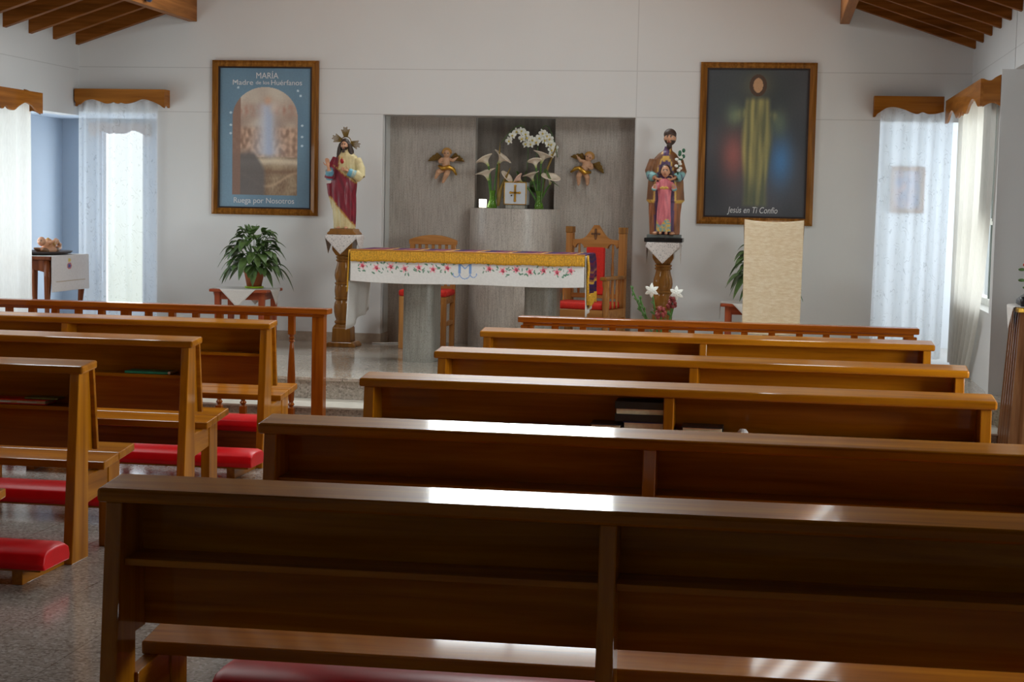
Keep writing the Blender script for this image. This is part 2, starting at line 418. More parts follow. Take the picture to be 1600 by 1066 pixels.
# back wall: boards round the niche, the two curtained openings and the gable window
GW = (-3.1, -1.34, 3.39, 5.7)
def rtop(x): return roof(x)+.16
b = B()
b.box(-5.55, -3.45, YB, YB+.12, 0, 2.9); b.box(-1.21, .865, YB, YB+.12, 0, 2.9)
b.box(XL-.16, -5.55, YB, YB+.12, 2.362, 2.9); b.box(.865, XR+.15, YB, YB+.12, 2.366, 2.9)
b.box(-3.45, -1.21, YB, YB+.12, 2.373, 2.9)
b.prism([(XL-.16, 2.9), (GW[0], 2.9), (GW[0], rtop(GW[0])), (RX-PD, rtop(RX-PD)), (XL-.16, rtop(XL-.16))], 1, YB, YB+.12)
b.prism([(GW[1], 2.9), (XR+.15, 2.9), (XR+.15, rtop(XR+.15)), (RX+PD, rtop(RX+PD)), (GW[1], rtop(GW[1]))], 1, YB, YB+.12)
b.box(GW[0], GW[1], YB, YB+.12, 2.9, GW[2])
b.prism([(GW[0], GW[3]), (GW[1], GW[3]), (GW[1], rtop(GW[1])), (RX, rtop(RX)), (GW[0], rtop(GW[0]))], 1, YB, YB+.12)
struct(b.build('wall_back', WALL))
b = B()                                                  # gable window frame
for x in (GW[0]+.02, RX, GW[1]-.02): b.box(x-.02, x+.02, YB+.03, YB+.08, GW[2], GW[3])
b.box(GW[0], GW[1], YB+.03, YB+.08, GW[2], GW[2]+.04); b.box(GW[0], GW[1], YB+.03, YB+.08, GW[3]-.04, GW[3])
struct(b.build('window_1', PANEW))
# niche
b = B(); b.box(-3.55, -3.45, YB+.1, 14.86, ZP, 2.47); b.box(-1.21, -1.11, YB+.1, 14.86, ZP, 2.47); b.box(-3.55, -1.11, YB+.1, 14.86, 2.373, 2.47)
struct(b.build('wall_niche', NICHEW))
b = B(); b.box(-3.45, -2.665, 14.8, 14.9, ZP, 2.373); b.box(-1.945, -1.21, 14.8, 14.9, ZP, 2.373); b.box(-2.665, -1.945, 14.8, 14.9, ZP, 1.55)
struct(b.build('wall_niche_stone', GRAN))
b = B(); b.box(-2.7, -1.9, 14.9, 14.95, 1.5, 2.45); struct(b.build('wall_niche_slab', GRAND))
# baseboards
b = B(); b.box(-5.55, -3.452, YB-.015, YB, ZP, ZP+.085); b.box(-1.21, .865, YB-.015, YB, ZP, ZP+.085)
b.box(-3.452, -3.44, YB-.015, 14.8, ZP, ZP+.085)
struct(b.build('baseboard_back', BASEB))
# left: upper wall over the side bay, wall nearer the viewer, the bay
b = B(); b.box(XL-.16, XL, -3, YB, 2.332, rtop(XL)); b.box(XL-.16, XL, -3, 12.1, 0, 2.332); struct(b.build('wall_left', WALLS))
b = B()
b.box(-7.22, -7.12, 11.8, 12.3, 0, 2.45); b.box(-7.22, -7.12, 14.7, 16.1, 0, 2.45); b.box(-7.22, -7.12, 12.3, 14.7, 0, .9); b.box(-7.22, -7.12, 12.3, 14.7, 2.25, 2.45)
b.box(-7.22, -6.45, 11.7, 11.8, 0, 2.45)
b.box(-7.22, -6.694, 16.0, 16.1, 0, 2.45); b.box(-6.25, -5.2, 16.0, 16.1, 0, 2.45); b.box(-6.694, -6.25, 16.0, 16.1, 0, .45); b.box(-6.694, -6.25, 16.0, 16.1, 2.26, 2.45)
b.box(-5.3, -5.2, YB+.12, 16.0, 0, 2.45)
struct(b.build('wall_left_bay', BAYW))
b = B(); b.box(-7.22, XL-.16, 11.7, YB, 2.345, 2.45); b.box(-7.22, -5.2, YB+.12, 16.1, 2.37, 2.45); struct(b.build('ceiling_left_bay', BAYW))
b = B()
for y in (12.33, 13.5, 14.67): b.box(-7.19, -7.14, y-.03, y+.03, .9, 2.25)
b.box(-7.19, -7.14, 12.3, 14.7, .9, .95); b.box(-7.19, -7.14, 12.3, 14.7, 2.2, 2.25)
struct(b.build('window_2', DARKM))
b = B()
for x in (-6.68, -6.265): b.box(x-.015, x+.015, 16.03, 16.07, .45, 2.26)
b.box(-6.694, -6.25, 16.03, 16.07, .45, .48)
struct(b.build('window_3', PANEW))
# right: upper wall, window wall behind the long curtain, pier, aisle
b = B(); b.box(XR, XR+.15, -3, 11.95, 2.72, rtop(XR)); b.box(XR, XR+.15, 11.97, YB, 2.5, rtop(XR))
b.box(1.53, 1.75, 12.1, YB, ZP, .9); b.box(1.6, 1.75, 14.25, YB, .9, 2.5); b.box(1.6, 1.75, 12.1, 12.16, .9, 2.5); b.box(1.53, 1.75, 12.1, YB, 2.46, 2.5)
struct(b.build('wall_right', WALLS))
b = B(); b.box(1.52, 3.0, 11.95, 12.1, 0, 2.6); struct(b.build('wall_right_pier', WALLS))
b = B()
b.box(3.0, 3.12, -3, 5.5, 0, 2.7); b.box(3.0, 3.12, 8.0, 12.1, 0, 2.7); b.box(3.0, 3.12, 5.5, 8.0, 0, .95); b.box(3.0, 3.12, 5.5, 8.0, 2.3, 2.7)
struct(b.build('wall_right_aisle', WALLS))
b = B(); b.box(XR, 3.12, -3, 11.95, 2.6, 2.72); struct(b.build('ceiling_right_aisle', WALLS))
b = B()
b.box(1.58, 1.7, 12.16, 12.62, 1.55, 2.46)
for y in (13.3, 14.22): b.box(1.66, 1.71, y-.03, y+.03, .9, 2.46)
b.box(1.66, 1.71, 12.16, 14.25, 2.4, 2.46)
struct(b.build('window_4', TEAL))
b = B(); b.box(1.64, 1.72, 12.16, 14.25, .9, .95); b.box(1.65, 1.72, 12.16, 14.25, 1.52, 1.57); struct(b.build('window_5', PANEW))
b = B()
for y in (5.53, 6.75, 7.97): b.box(3.03, 3.08, y-.03, y+.03, .95, 2.3)
struct(b.build('window_6', PANEW))
# little room behind the right back curtain
b = B(); b.box(.6, .7, YB+.12, 16.1, 0, 2.45); b.box(.6, 2.7, 16.0, 16.1, 0, 2.45); b.box(.6, 2.7, YB+.12, 16.1, 2.37, 2.45); b.box(2.6, 2.7, 14.62, 14.8, 0, 2.45); b.box(2.6, 2.7, 15.9, 16, 0, 2.45); b.box(2.6, 2.7, 14.62, 16, 0, .9)
b.box(1.75, 2.7, YB, YB+.12, 0, 2.45)
struct(b.build('wall_back_room', ROOMW))
# rear wall behind the viewer
b = B(); b.box(-6.45, 3.1, -3.1, -3, 0, 2.7); b.prism([(XL-.16, 2.7), (XR+.15, 2.7), (XR+.15, rtop(XR)), (RX+PD, rtop(RX+PD)), (RX, rtop(RX)), (RX-PD, rtop(RX-PD)), (XL-.16, rtop(XL))], 1, -3.1, -3); struct(b.build('wall_rear', WALLS))
# roof: boarding above the rafters with a long skylight strip along each slope
SK = (2.3, 2.85, 8.6, 12.1)                 # distance from the ridge, along y
for sgn, nm in ((-1, 'ceiling_left'), (1, 'ceiling_right')):
    b = B(); e = 4.12
    SE = 11.2 if sgn < 0 else SK[3]
    def slab(d0, d1, y0, y1):
        X = lambda d: RX+sgn*d
        b.hexa([(X(d0), y0, rtop(X(d0))), (X(d1), y0, rtop(X(d1))), (X(d1), y1, rtop(X(d1))), (X(d0), y1, rtop(X(d0))),
                (X(d0), y0, rtop(X(d0))+.04), (X(d1), y0, rtop(X(d1))+.04), (X(d1), y1, rtop(X(d1))+.04), (X(d0), y1, rtop(X(d0))+.04)])
    slab(0, SK[0], -3, YB+.1); slab(SK[1], PD, -3, YB+.1); slab(PD, e, -3, YB+.1); slab(SK[0], SK[1], -3, SK[2]); slab(SK[0], SK[1], SE, YB+.1)
    struct(b.build(nm, BOARD_Y))
# rafters
def rafter(sgn, y):
    X0, X1 = (XL, RX) if sgn < 0 else (RX, XR)
    bb = B(); K = RX+sgn*PD
    bb.prism([(X0, roof(X0)), (K, roof(K)), (X1, roof(X1)), (X1, roof(X1)+.16), (K, roof(K)+.16), (X0, roof(X0)+.16)], 1, y, y+.065)
    return bb.build('ceiling_rafter', BEAM_X, bevel=.004)
ordn = ['first', 'second', 'third', 'fourth', 'fifth', 'sixth', 'seventh', 'eighth', 'ninth', 'tenth', 'eleventh', 'twelfth', 'thirteenth', 'fourteenth']
for i in range(12): struct(rafter(-1, 14.42-.482*i))
for i in range(12): struct(rafter(1, 14.334-.527*i))
for sgn, x in ((-1, -5.212), (1, .54)):
    b = B(); b.box(x-.04, x+.04, -3, YB, 3.18, 3.44); struct(b.build('ceiling_beam', BEAM_Y, bevel=.005))
b = B(); b.box(RX-.05, RX+.05, -3, YB, 6.9, 7.1); struct(b.build('ceiling_ridge', BEAM_Y))
# ------------------------------------------------------------------ pews
HW = 1.2965
def make_pew(label):
    t = thing('church_pew', label, 'pew', group=None)
    b = B(); b.hexa([(-HW, 0, .824), (HW, 0, .824), (HW, .165, .838), (-HW, .165, .838), (-HW, 0, .86), (HW, 0, .86), (HW, .165, .8742), (-HW, .165, .8742)])
    b.build('top_rail', W_X, t, bevel=.009)
    for x0, x1 in ((-HW+.02, -HW+.064), (HW-.064, HW-.02)):
        b = B(); b.hexa([(x0, -.066, 0), (x1, -.066, 0), (x1, .11, 0), (x0, .11, 0), (x0, .012, .826), (x1, .012, .826), (x1, .11, .834), (x0, .11, .834)])
        b.build('end_post', W_Z, t, bevel=.004)
        xa, xb = (x0+.012, x1) if x0 < 0 else (x0, x1-.012)
        b = B(); b.hexa([(xa, .105, .47), (xb, .105, .47), (xb, .178, .47), (xa, .178, .47), (xa, .105, .835), (xb, .105, .835), (xb, .15, .84), (xa, .15, .84)])
        b.build('end_cheek', W_Z, t)
    b = B(); b.hexa([(-.0215, -.05, 0), (.0215, -.05, 0), (.0215, .11, 0), (-.0215, .11, 0), (-.0215, .012, .826), (.0215, .012, .826), (.0215, .15, .834), (-.0215, .15, .834)])
    b.build('middle_post', W_Z, t, bevel=.004)
    b = B(); b.hexa([(-HW+.012, .19, .47), (HW-.012, .19, .47), (HW-.012, .212, .47), (-HW+.012, .212, .47), (-HW+.012, .142, .838), (HW-.012, .142, .838), (HW-.012, .163, .838), (-HW+.012, .163, .838)])
    b.build('back_panel', W_X, t, bevel=.003)
    for x0, x1 in ((-HW+.064, -.0215), (.0215, HW-.064)):
        b = B(); b.box(x0, x1, .028, .158, .66, .678); b.build('book_shelf', W_X, t, bevel=.002)
    for y0, y1 in ((.24, .41), (.415, .6)):
        z = lambda y: .406+.038*(y-.24)/.36
        b = B(); b.hexa([(-HW+.03, y0, z(y0)-.036), (HW, y0, z(y0)-.036), (HW, y1, z(y1)-.036), (-HW+.03, y1, z(y1)-.036),
                         (-HW+.03, y0, z(y0)), (HW, y0, z(y0)), (HW, y1, z(y1)), (-HW+.03, y1, z(y1))])
        b.build('seat_board', W_X, t, bevel=.005)
    for xc in (-HW+.055, 0, HW-.045):
        b = B(); b.hexa([(xc-.02, .1, .24), (xc+.02, .1, .24), (xc+.02, .47, .28), (xc-.02, .47, .28), (xc-.02, .1, .362), (xc+.02, .1, .362), (xc+.02, .47, .384), (xc-.02, .47, .384)])
        b.build('seat_bracket', W_Y, t, bevel=.003)
        b = B(); b.box(xc-.024, xc+.024, .34, .47, 0, .384); b.build('front_leg', W_Z, t, bevel=.003)
        xk = xc if abs(xc) < .1 else (xc+.0 if xc < 0 else xc-.035)
        b = B(); b.box(xk-.024, xk+.024, -.47, -.05, 0, .068); b.build('kneeler_foot', W_Y, t, bevel=.003)
    prof = [(-.52, .075), (-.53, .1), (-.515, .14), (-.48, .158), (-.4, .163), (-.31, .158), (-.275, .14), (-.262, .1), (-.27, .075)]
    b = B(); x0, x1 = -HW+.025, HW+.06
    n = len(prof); ring = []
    for x, k in ((x0, .9), (x0+.03, 1), (x1-.03, 1), (x1, .88)):
        ring.append([(x, -.396+(p[0]+.396)*(.97 if k < 1 else 1), .072+(p[1]-.072)*k) for p in prof])
    vs = [p for r in ring for p in r]; fs = [tuple(range(n)), tuple(range(4*n-1, 3*n-1, -1))]
    for j in range(3): fs += [(j*n+i, (j+1)*n+i, (j+1)*n+(i+1) % n, j*n+(i+1) % n) for i in range(n)]
    b.add(vs, fs); b.build('kneeler_pad', REDV, t, auto=50, bevel=.006)
    b = B(); b.box(-HW+.06, HW+.03, -.49, -.3, .062, .074); b.build('kneeler_board', W_X, t)
    return t
proto = make_pew('rearmost right-hand pew, closest to the viewer, with an empty shelf')
RP = [(-1.668, 3.948, 3.985), (-1.663, 5.262, 5.256), (-1.694, 6.751, 6.754), (-1.657, 8.120, 8.045), (-1.672, 9.529, 9.57)]
RLAB = [None, 'right-hand pew second from the viewer, its top rail shining white', 'right-hand pew with black and blue books on its shelf',
        'right-hand pew in front of the book pew, second behind the communion rail', 'right-hand pew standing directly behind the right communion rail']
G1 = 'wooden pews of the right block'; G2 = 'wooden pews of the left block'
def place(o, cx, y, rz=0):
    o.location = (cx, y, 0); o.rotation_euler = (0, 0, rz)
pews = []
for k, (xl, yl, yr) in enumerate(RP):
    o = proto if k == 0 else copy_tree(proto)
    if k: o['label'] = RLAB[k]
    o['group'] = G1
    rz = math.atan2(yr-yl, 2.5); place(o, xl+HW, yl+(yr-yl)*.52, rz); pews.append(o)
LP = [(-2.95, 5.5, 'left-hand pew at the picture edge, only its seat corner and red kneeler in view'),
      (-2.935, 6.80, 'left-hand pew with the red magazine on its shelf'),
      (-2.945, 8.205, 'left-hand pew with the green folder on its shelf'), (-2.942, 9.54, 'left-hand pew standing directly behind the left communion rail')]
for k, (xr, y, lab) in enumerate(LP):
    o = copy_tree(proto); o['label'] = lab; o['group'] = G2
    place(o, xr-HW, y)

# ------------------------------------------------------------------ communion rails
def communion_rail(label, x0, x1, y, bal, mids, ends, pad):
    t = thing('communion_rail', label, 'altar rail', (0, y, 0))
    b = B(); b.box(x0, x1, 0, .13, .842, .88); b.build('top_rail', R_X, t, bevel=.006)
    b = B(); b.box(x0+.03, x1-.03, .03, .1, .822, .842); b.build('under_rail', R_X, t, bevel=.003)
    b = B(); b.box(x0+.06, x1-.06, .035, .095, .1, .15); b.build('bottom_rail', R_X, t, bevel=.004)
    for x in ends:
        b = B(); b.box(x-.041, x+.041, .024, .106, 0, .824); b.build('end_post', R_Z, t, bevel=.005)
    for x in mids:
        b = B(); b.box(x-.03, x+.03, .035, .095, 0, .824); b.build('middle_post', R_Z, t, bevel=.004)
    first = None
    for x in bal:
        if first is None:
            bb = B(); bb.box(-.021, .021, -.021, .021, .7, .824); bb.box(-.021, .021, -.021, .021, .145, .2)
            bb.lathe([(.021, .2), (.012, .21), (.024, .225), (.014, .24), (.02, .255), (.022, .3), (.028, .36), (.027, .42), (.02, .56), (.014, .635), (.012, .645), (.023, .655), (.013, .665), (.022, .675), (.013, .685), (.02, .7)], seg=12)
            first = bb.build('baluster', R_Z, t, auto=40); first.location = (x, .065, 0)
        else:
            c = first.copy(); col.objects.link(c); c.parent = t; c.location = (x, .065, 0)
    if pad:
        a0, a1 = pad
        b = B(); b.box(a0+.03, a1-.03, -.5, -.32, 0, .115); b.build('kneeler_base', R_X, t, bevel=.004)
        b = B(); b.prism([(-.56, .118), (-.565, .15), (-.545, .185), (-.5, .2), (-.33, .2), (-.285, .185), (-.27, .15), (-.275, .118)], 0, a0, a1); b.build('kneeler_pad', REDV, t, auto=50, bevel=.006)
        for x in (a0+.2, a1-.2):
            b = B(); b.box(x-.02, x+.02, -.4, .04, 0, .06); b.build('kneeler_brace', R_X, t)
    return t
communion_rail('wooden baluster rail in front of the sanctuary on the right', -1.611, .92, 10.6, [-1.375, -1.192, -1.0, -.816, -.66, -.497, -.16, .012, .185, .352, .526, .692], [-.325], [-1.555, .868], (-1.5, .8))
communion_rail('wooden baluster rail in front of the sanctuary on the left, with square end post', -5.5, -2.912, 10.73, [-3.175-.168*i for i in range(14) if i not in (7,)], [-4.345], [-2.985, -5.45], (-5.3, -3.1))

# ------------------------------------------------------------------ books and papers on the shelves
def book(name, label, cat, x0, x1, y0, y1, z0, z1, cover, group=None, thick=.004, pages=True):
    cx, cy = (x0+x1)/2, (y0+y1)/2
    t = thing(name, label, cat, (cx, cy, z0), group=group)
    w, d, h = (x1-x0)/2, (y1-y0)/2, z1-z0
    b = B(); b.box(-w, w, -d, d, 0, thick); b.box(-w, w, -d, d, h-thick, h); b.box(-w, w, d-thick, d, thick, h-thick); b.build('cover', cover, t, bevel=.001)
    b = B(); b.box(-w+.006, w-.006, -d+.008, d-thick, thick, h-thick); b.build('page_block', PAGE, t)
    return t
BLUE = plain('dark blue cover', (28, 44, 96), .35); NAVY = plain('navy cover', (20, 26, 40), .4)
GREEN = plain('green card cover', (30, 130, 100), .4); REDP = plain('red printed cover', (222, 30, 26), .35, var=.25, sc_=70)
YGR = plain('olive printed page', (120, 128, 70), .5, var=.3, sc_=60)
G3 = 'books on the shelf of the right-hand pew'
book('hymn_book', 'blue covered book under the thick black book, beside the middle post', 'book', -.585, -.398, 6.775, 6.9, .679, .719, BLUE, G3)
book('hymn_book', 'thick black book topmost of the stack by the middle post', 'book', -.618, -.4, 6.772, 6.9, .72, .802, BLACK, G3, thick=.03)
book('hymn_book', 'thin dark navy book lying flat left of the book stack', 'book', -.72, -.59, 6.775, 6.9, .679, .705, NAVY, G3)
t = book('booklet', 'thin white booklet with a black cover right of the middle post', 'booklet', -.345, -.176, 6.775, 6.9, .679, .708, BLACK, None)
t = thing('paper_clip_ball', 'small crumpled white paper ball right of the thin booklet', 'paper', (-.095, 6.8, .678))
b = B(); b.ell((0, 0, .014), (.022, .018, .014), 10, 6, fn=lambda d, q: q*(1+.25*nz(d.x*3, d.y*3, d.z*3))); o = b.build('paper', CLOTH, t)
t.name = 'paper_ball'
t = book('magazine', 'red magazine lying on the left-hand pew shelf', 'magazine', -3.39, -3.125, 6.845, 6.95, .679, .7, REDP)
b = B(); b.box(-.12, -.03, -.0527, -.0523, .006, .013); b.box(.0, .09, -.0527, -.0523, .006, .013); b.build('spine_band', CLOTH, t)
t = tag(B().box(-3.235, -3.08, 6.87, 6.95, .7005, .708).build('leaflet', YGR, bevel=.001), 'olive leaflet on top of the red magazine', 'leaflet')
t = thing('folder', 'thin green folder with a silver spine on the left-hand pew shelf', 'folder', (-3.2, 8.29, .679))
b = B(); b.box(-.125, .11, -.05, .06, 0, .013); b.build('cover', GREEN, t, bevel=.002)
b = B(); b.tube([(.118, -.05, .008), (.118, .06, .008)], .008, 8); b.build('spiral_spine', PANEW, t)
# ------------------------------------------------------------------ altar
AX0, AX1, AY0, AY1, AZ = -3.225, -1.425, 12.62, 13.36, 1.215
t = thing('altar_table', 'stone altar table on two granite column legs under a white cloth', 'altar', (0, 0, ZP))
b = B(); b.box(AX0, AX1, AY0, AY1, AZ-.09-ZP, AZ-ZP); b.build('table_top', GRANL, t, bevel=.01)
for xc in (-2.755, -1.785):
    b = B(); pr = []
    for k in range(13):
        a = PI+PI*k/12; pr.append((xc+.125*math.cos(a), 12.9+.06*math.sin(a)))
    pr += [(xc+.125, 13.15), (xc-.125, 13.15)]
    b.prism(pr, 2, 0, AZ-.09-ZP); b.build('leg', GRANL, t, auto=40)
# embroidered cloth
rn = random.Random(3)
flowers = []
for i in range(7): flowers.append((-3.165+.112*i+.02, 1.105-.012*(i % 2), i))
for i in range(7): flowers.append((-2.145+.105*i, 1.095-.012*(i % 2)+.012, i))
leaves = []
for (fx, fz, i) in flowers:
    for _ in range(9):
        leaves.append((fx+rn.uniform(-.055, .055), fz+rn.uniform(-.045, .04), rn.uniform(0, PI), rn.uniform(.008, .015)))
def seg_d(px, pz, a, c):
    ax, az = a; cx, cz = c; dx, dz = cx-ax, cz-az; t_ = max(0, min(1, ((px-ax)*dx+(pz-az)*dz)/(dx*dx+dz*dz+1e-12)))
    return math.hypot(px-ax-t_*dx, pz-az-t_*dz)
MX, MZ = -2.335, 1.07
mono = []
def arc(cx, cz, r, a0, a1, n=8):
    p = [(cx+r*math.cos(a0+(a1-a0)*k/n), cz+r*math.sin(a0+(a1-a0)*k/n)) for k in range(n+1)]
    return list(zip(p[:-1], p[1:]))
mono += [((MX-.042, MZ+.075), (MX-.042, MZ-.01)), ((MX+.042, MZ+.075), (MX+.042, MZ-.01)), ((MX-.042, MZ+.07), (MX, MZ+.03)), ((MX+.042, MZ+.07), (MX, MZ+.03)), ((MX-.06, MZ+.075), (MX-.025, MZ+.075)), ((MX+.06, MZ+.075), (MX+.025, MZ+.075))]
mono += arc(MX-.067, MZ-.01, .025, -PI*1.05, 0)+arc(MX+.067, MZ-.01, .025, -PI, .05*PI)+arc(MX, MZ-.005, .042, -PI*.95, -.05*PI)
WHITE_C = lin((226, 222, 218))
def cloth_paint(x, z):
    c = WHITE_C
    for (lx, lz, a, s) in leaves:
        dx, dz = x-lx, z-lz
        if abs(dx) < .02 and abs(dz) < .02:
            u = dx*math.cos(a)+dz*math.sin(a); v = -dx*math.sin(a)+dz*math.cos(a)
            if (u/s)**2+(v/(s*.4))**2 < 1: c = lin((96, 138, 112))
    for (fx, fz, i) in flowers:
        dx, dz = x-fx, z-fz; r = math.hypot(dx, dz)
        if r < .034:
            a = math.atan2(dz, dx); pr = .022+.009*math.cos(5*a+i)
            if r < pr: c = lin((238, 172, 180)) if r > .013 else lin((214, 92, 112))
            if math.hypot(dx-.006, dz+.008) < .008: c = lin((160, 58, 70))
    if abs(x-MX) < .12:
        for a, q in mono:
            if seg_d(x, z, a, q) < .0034: c = lin((128, 160, 210))
        for sx in (-.042, .042):
            if abs(x-MX-sx) < .011 and MZ-.005 < z < MZ+.075: c = lin((128, 160, 210))
    if z < .99+.018 and z > .99+.0155: c = lin((196, 192, 188))
    return c
t = thing('altar_cloth', 'white altar cloth embroidered with pink flowers and a blue monogram', 'altar cloth', (0, 0, 0))
CX0, CX1, CY0, CY1, CZ = AX0-.015, AX1+.015, AY0-.014, AY1+.014, AZ+.004
b = B()
def front(u, v):
    x = CX0+(CX1-CX0)*u; d = v*(.235+.012*math.sin(u*3.1)+.006*math.sin(u*9)); z = CZ-d
    return (x, CY0-.006*v*math.sin(u*22)-.006*v, z)
b.grid(460, 64, front, lambda u, v: cloth_paint(CX0+(CX1-CX0)*u, CZ-v*.24))
b.build('front_drop', WOVEN, t, smooth=True, colors=True, solid=.002)
b = B(); b.box(CX0, CX1, CY0, CY1, CZ-.002, CZ); b.build('top_panel', CLOTH, t)
b = B(); b.grid(24, 12, lambda u, v: (CX0-.008-.02*v-.012*v*math.sin(u*14+1), CY0+.02+(CY1-CY0-.02)*u*(1-.02*v), CZ-v*(.62-.12*u+.01*math.sin(u*9)))); b.build('side_drop', CLOTH, t, smooth=True, solid=.003)
b = B(); b.grid(24, 12, lambda u, v: (CX1+.004+.008*v+.006*v*math.sin(u*14), CY0+.02+.4*u, CZ-v*(.47-.05*u))); b.build('side_drop', CLOTH, t, smooth=True, solid=.003)
b = B(); b.grid(40, 6, lambda u, v: (CX0+(CX1-CX0)*u, CY1+.006+.006*v*math.sin(u*30), CZ-v*.23)); b.build('back_drop', CLOTH, t, smooth=True, solid=.003)
# striped runner with gold fringe
PURP = [(66, 28, 62), (96, 44, 78), (52, 24, 84), (120, 38, 60), (74, 40, 58), (206, 160, 60), (88, 30, 72), (44, 26, 66), (150, 96, 60), (110, 30, 50)]
def stripes(s):
    k = int(s/.017); return lin(PURP[(k*7+k//3) % len(PURP)])
t = thing('altar_runner', 'striped purple woven runner with gold fringe over the altar top', 'runner', (0, 0, 0))
b = B(); RZ = CZ+.006
b.grid(420, 10, lambda u, v: (CX0+.0+(CX1-CX0)*u, CY0-.004+(CY1-CY0)*v, RZ+.003*math.sin(u*40)*math.sin(v*PI)), lambda u, v: stripes(u*1.85+.012*abs((v*6) % 2-1)))
b.build('top_panel', WOVEN, t, smooth=True, colors=True, solid=.004)
def side(u, v):
    return (CX1+.012+.012*math.sin(min(1, v*3)*PI/2)+.01*v*math.sin(u*12+1), CY0+.04+.6*u, RZ-v*.305)
b = B(); b.grid(60, 60, side, lambda u, v: stripes(v*.31+.02*abs((u*2) % 2-1)))
b.build('side_panel', WOVEN, t, smooth=True, colors=True, solid=.004)
b = B(); b.grid(36, 6, lambda u, v: (CX1+.026+.01*math.sin(u*12+1)+.003*math.sin(u*110), CY0+.04+.6*u, RZ-.3-v*(.1-.03*abs(2*u-1)+.03*math.sin(u*7)))); b.build('side_fringe', GOLDF, t, smooth=True, solid=.005)
b = B(); b.tube([(CX1+.02, CY0+.036, RZ), (CX1+.03, CY0+.034, RZ-.1), (CX1+.024, CY0+.036, RZ-.2), (CX1+.03, CY0+.034, RZ-.38)], [.008, .011, .009, .012], 8); b.build('edge_fringe', GOLDF, t, smooth=True)
b = B(); b.grid(520, 5, lambda u, v: (CX0+(CX1-CX0)*u, CY0-.011-.004*v+.0035*math.sin(u*900), RZ+.002-v*(.088+.0015*math.sin(u*210)+.003*math.sin(u*31)))); ff = b.build('front_fringe', GOLDF, t, smooth=True, solid=.003)
b = B(); b.tube([(CX0, CY0-.012, RZ+.002), (CX1+.004, CY0-.012, RZ+.002)], .006, 6); b.build('braid', plain('gold braid', (196, 128, 50), .5), ff, smooth=True)
b = B(); b.grid(16, 8, lambda u, v: (CX0-.014-.012*v, CY0-.006+.3*u, RZ-v*(.33-.2*u))); b.build('left_fringe', GOLDF, t, smooth=True, solid=.006)

# ------------------------------------------------------------------ tabernacle on its round granite pedestal
t = thing('tabernacle_pedestal', 'half-round granite pedestal at the back of the niche', 'pedestal', (-2.29, 14.78, ZP))
pr = [(.405*math.cos(PI+PI*k/28), .36*math.sin(PI+PI*k/28)) for k in range(29)]
b = B(); b.prism(pr+[(.405, .015), (-.405, .015)], 2, 0, 1.225); b.build('column', stone('front-lit granite', [(.25, lin((164, 155, 146))), (.5, lin((206, 198, 188))), (.75, lin((226, 218, 208)))], 70, 70, 5, .35), t, auto=40)  # lighter copy of the streaked granite, front light put into its colour
TZ = 1.566
t = thing('tabernacle', 'small white tabernacle box with a gold cross between the two vases', 'tabernacle', (-2.25, 14.6, TZ))
b = B(); b.box(-.1, .1, -.1, .1, .035, .235); bx = b.build('box', PORC, t, bevel=.004)
b = B(); b.box(-.085, .085, -.09, .09, 0, .035); b.build('foot', GRANL, t, bevel=.003)
b = B()
for x0, x1, z0, z1 in ((-.1, .1, .227, .236), (-.1, .1, .035, .042), (-.1, -.092, .035, .236), (.092, .1, .035, .236)): b.box(x0, x1, -.104, -.098, z0, z1)
b.build('gilt_edge', GOLD, bx, bevel=.001)
b = B(); b.box(-.008, .008, -.108, -.1, .075, .195); b.box(-.038, .038, -.108, -.1, .132, .147)
for x, z in ((-.04, .14), (.04, .14), (0, .2), (0, .07)): b.ell((x, -.105, z), (.012, .005, .012), 8, 6)
b.build('cross', GOLD, bx)
b = B(); b.lathe([(.001, -.006), (.007, -.006), (.007, .006), (.001, .006)], seg=10); b.build('keyhole', DARKM, bx, rot=(PI/2, 0, 0), loc=(-.032, -.102, .115))
t = thing('sanctuary_candle', 'small glowing white votive candle glass left of the green vase', 'candle', (-2.545, 14.545, TZ))
b = B(); b.lathe([(.03, 0), (.033, .004), (.034, .075), (.031, .078)], seg=18); b.build('glass', emit_mat('lit candle glass', (255, 250, 235), 5.5), t, smooth=True)
b = B(); b.lathe([(.036, -.0), (.038, .003), (.036, .006)], seg=18); b.build('base_ring', BRASS, t, smooth=True)
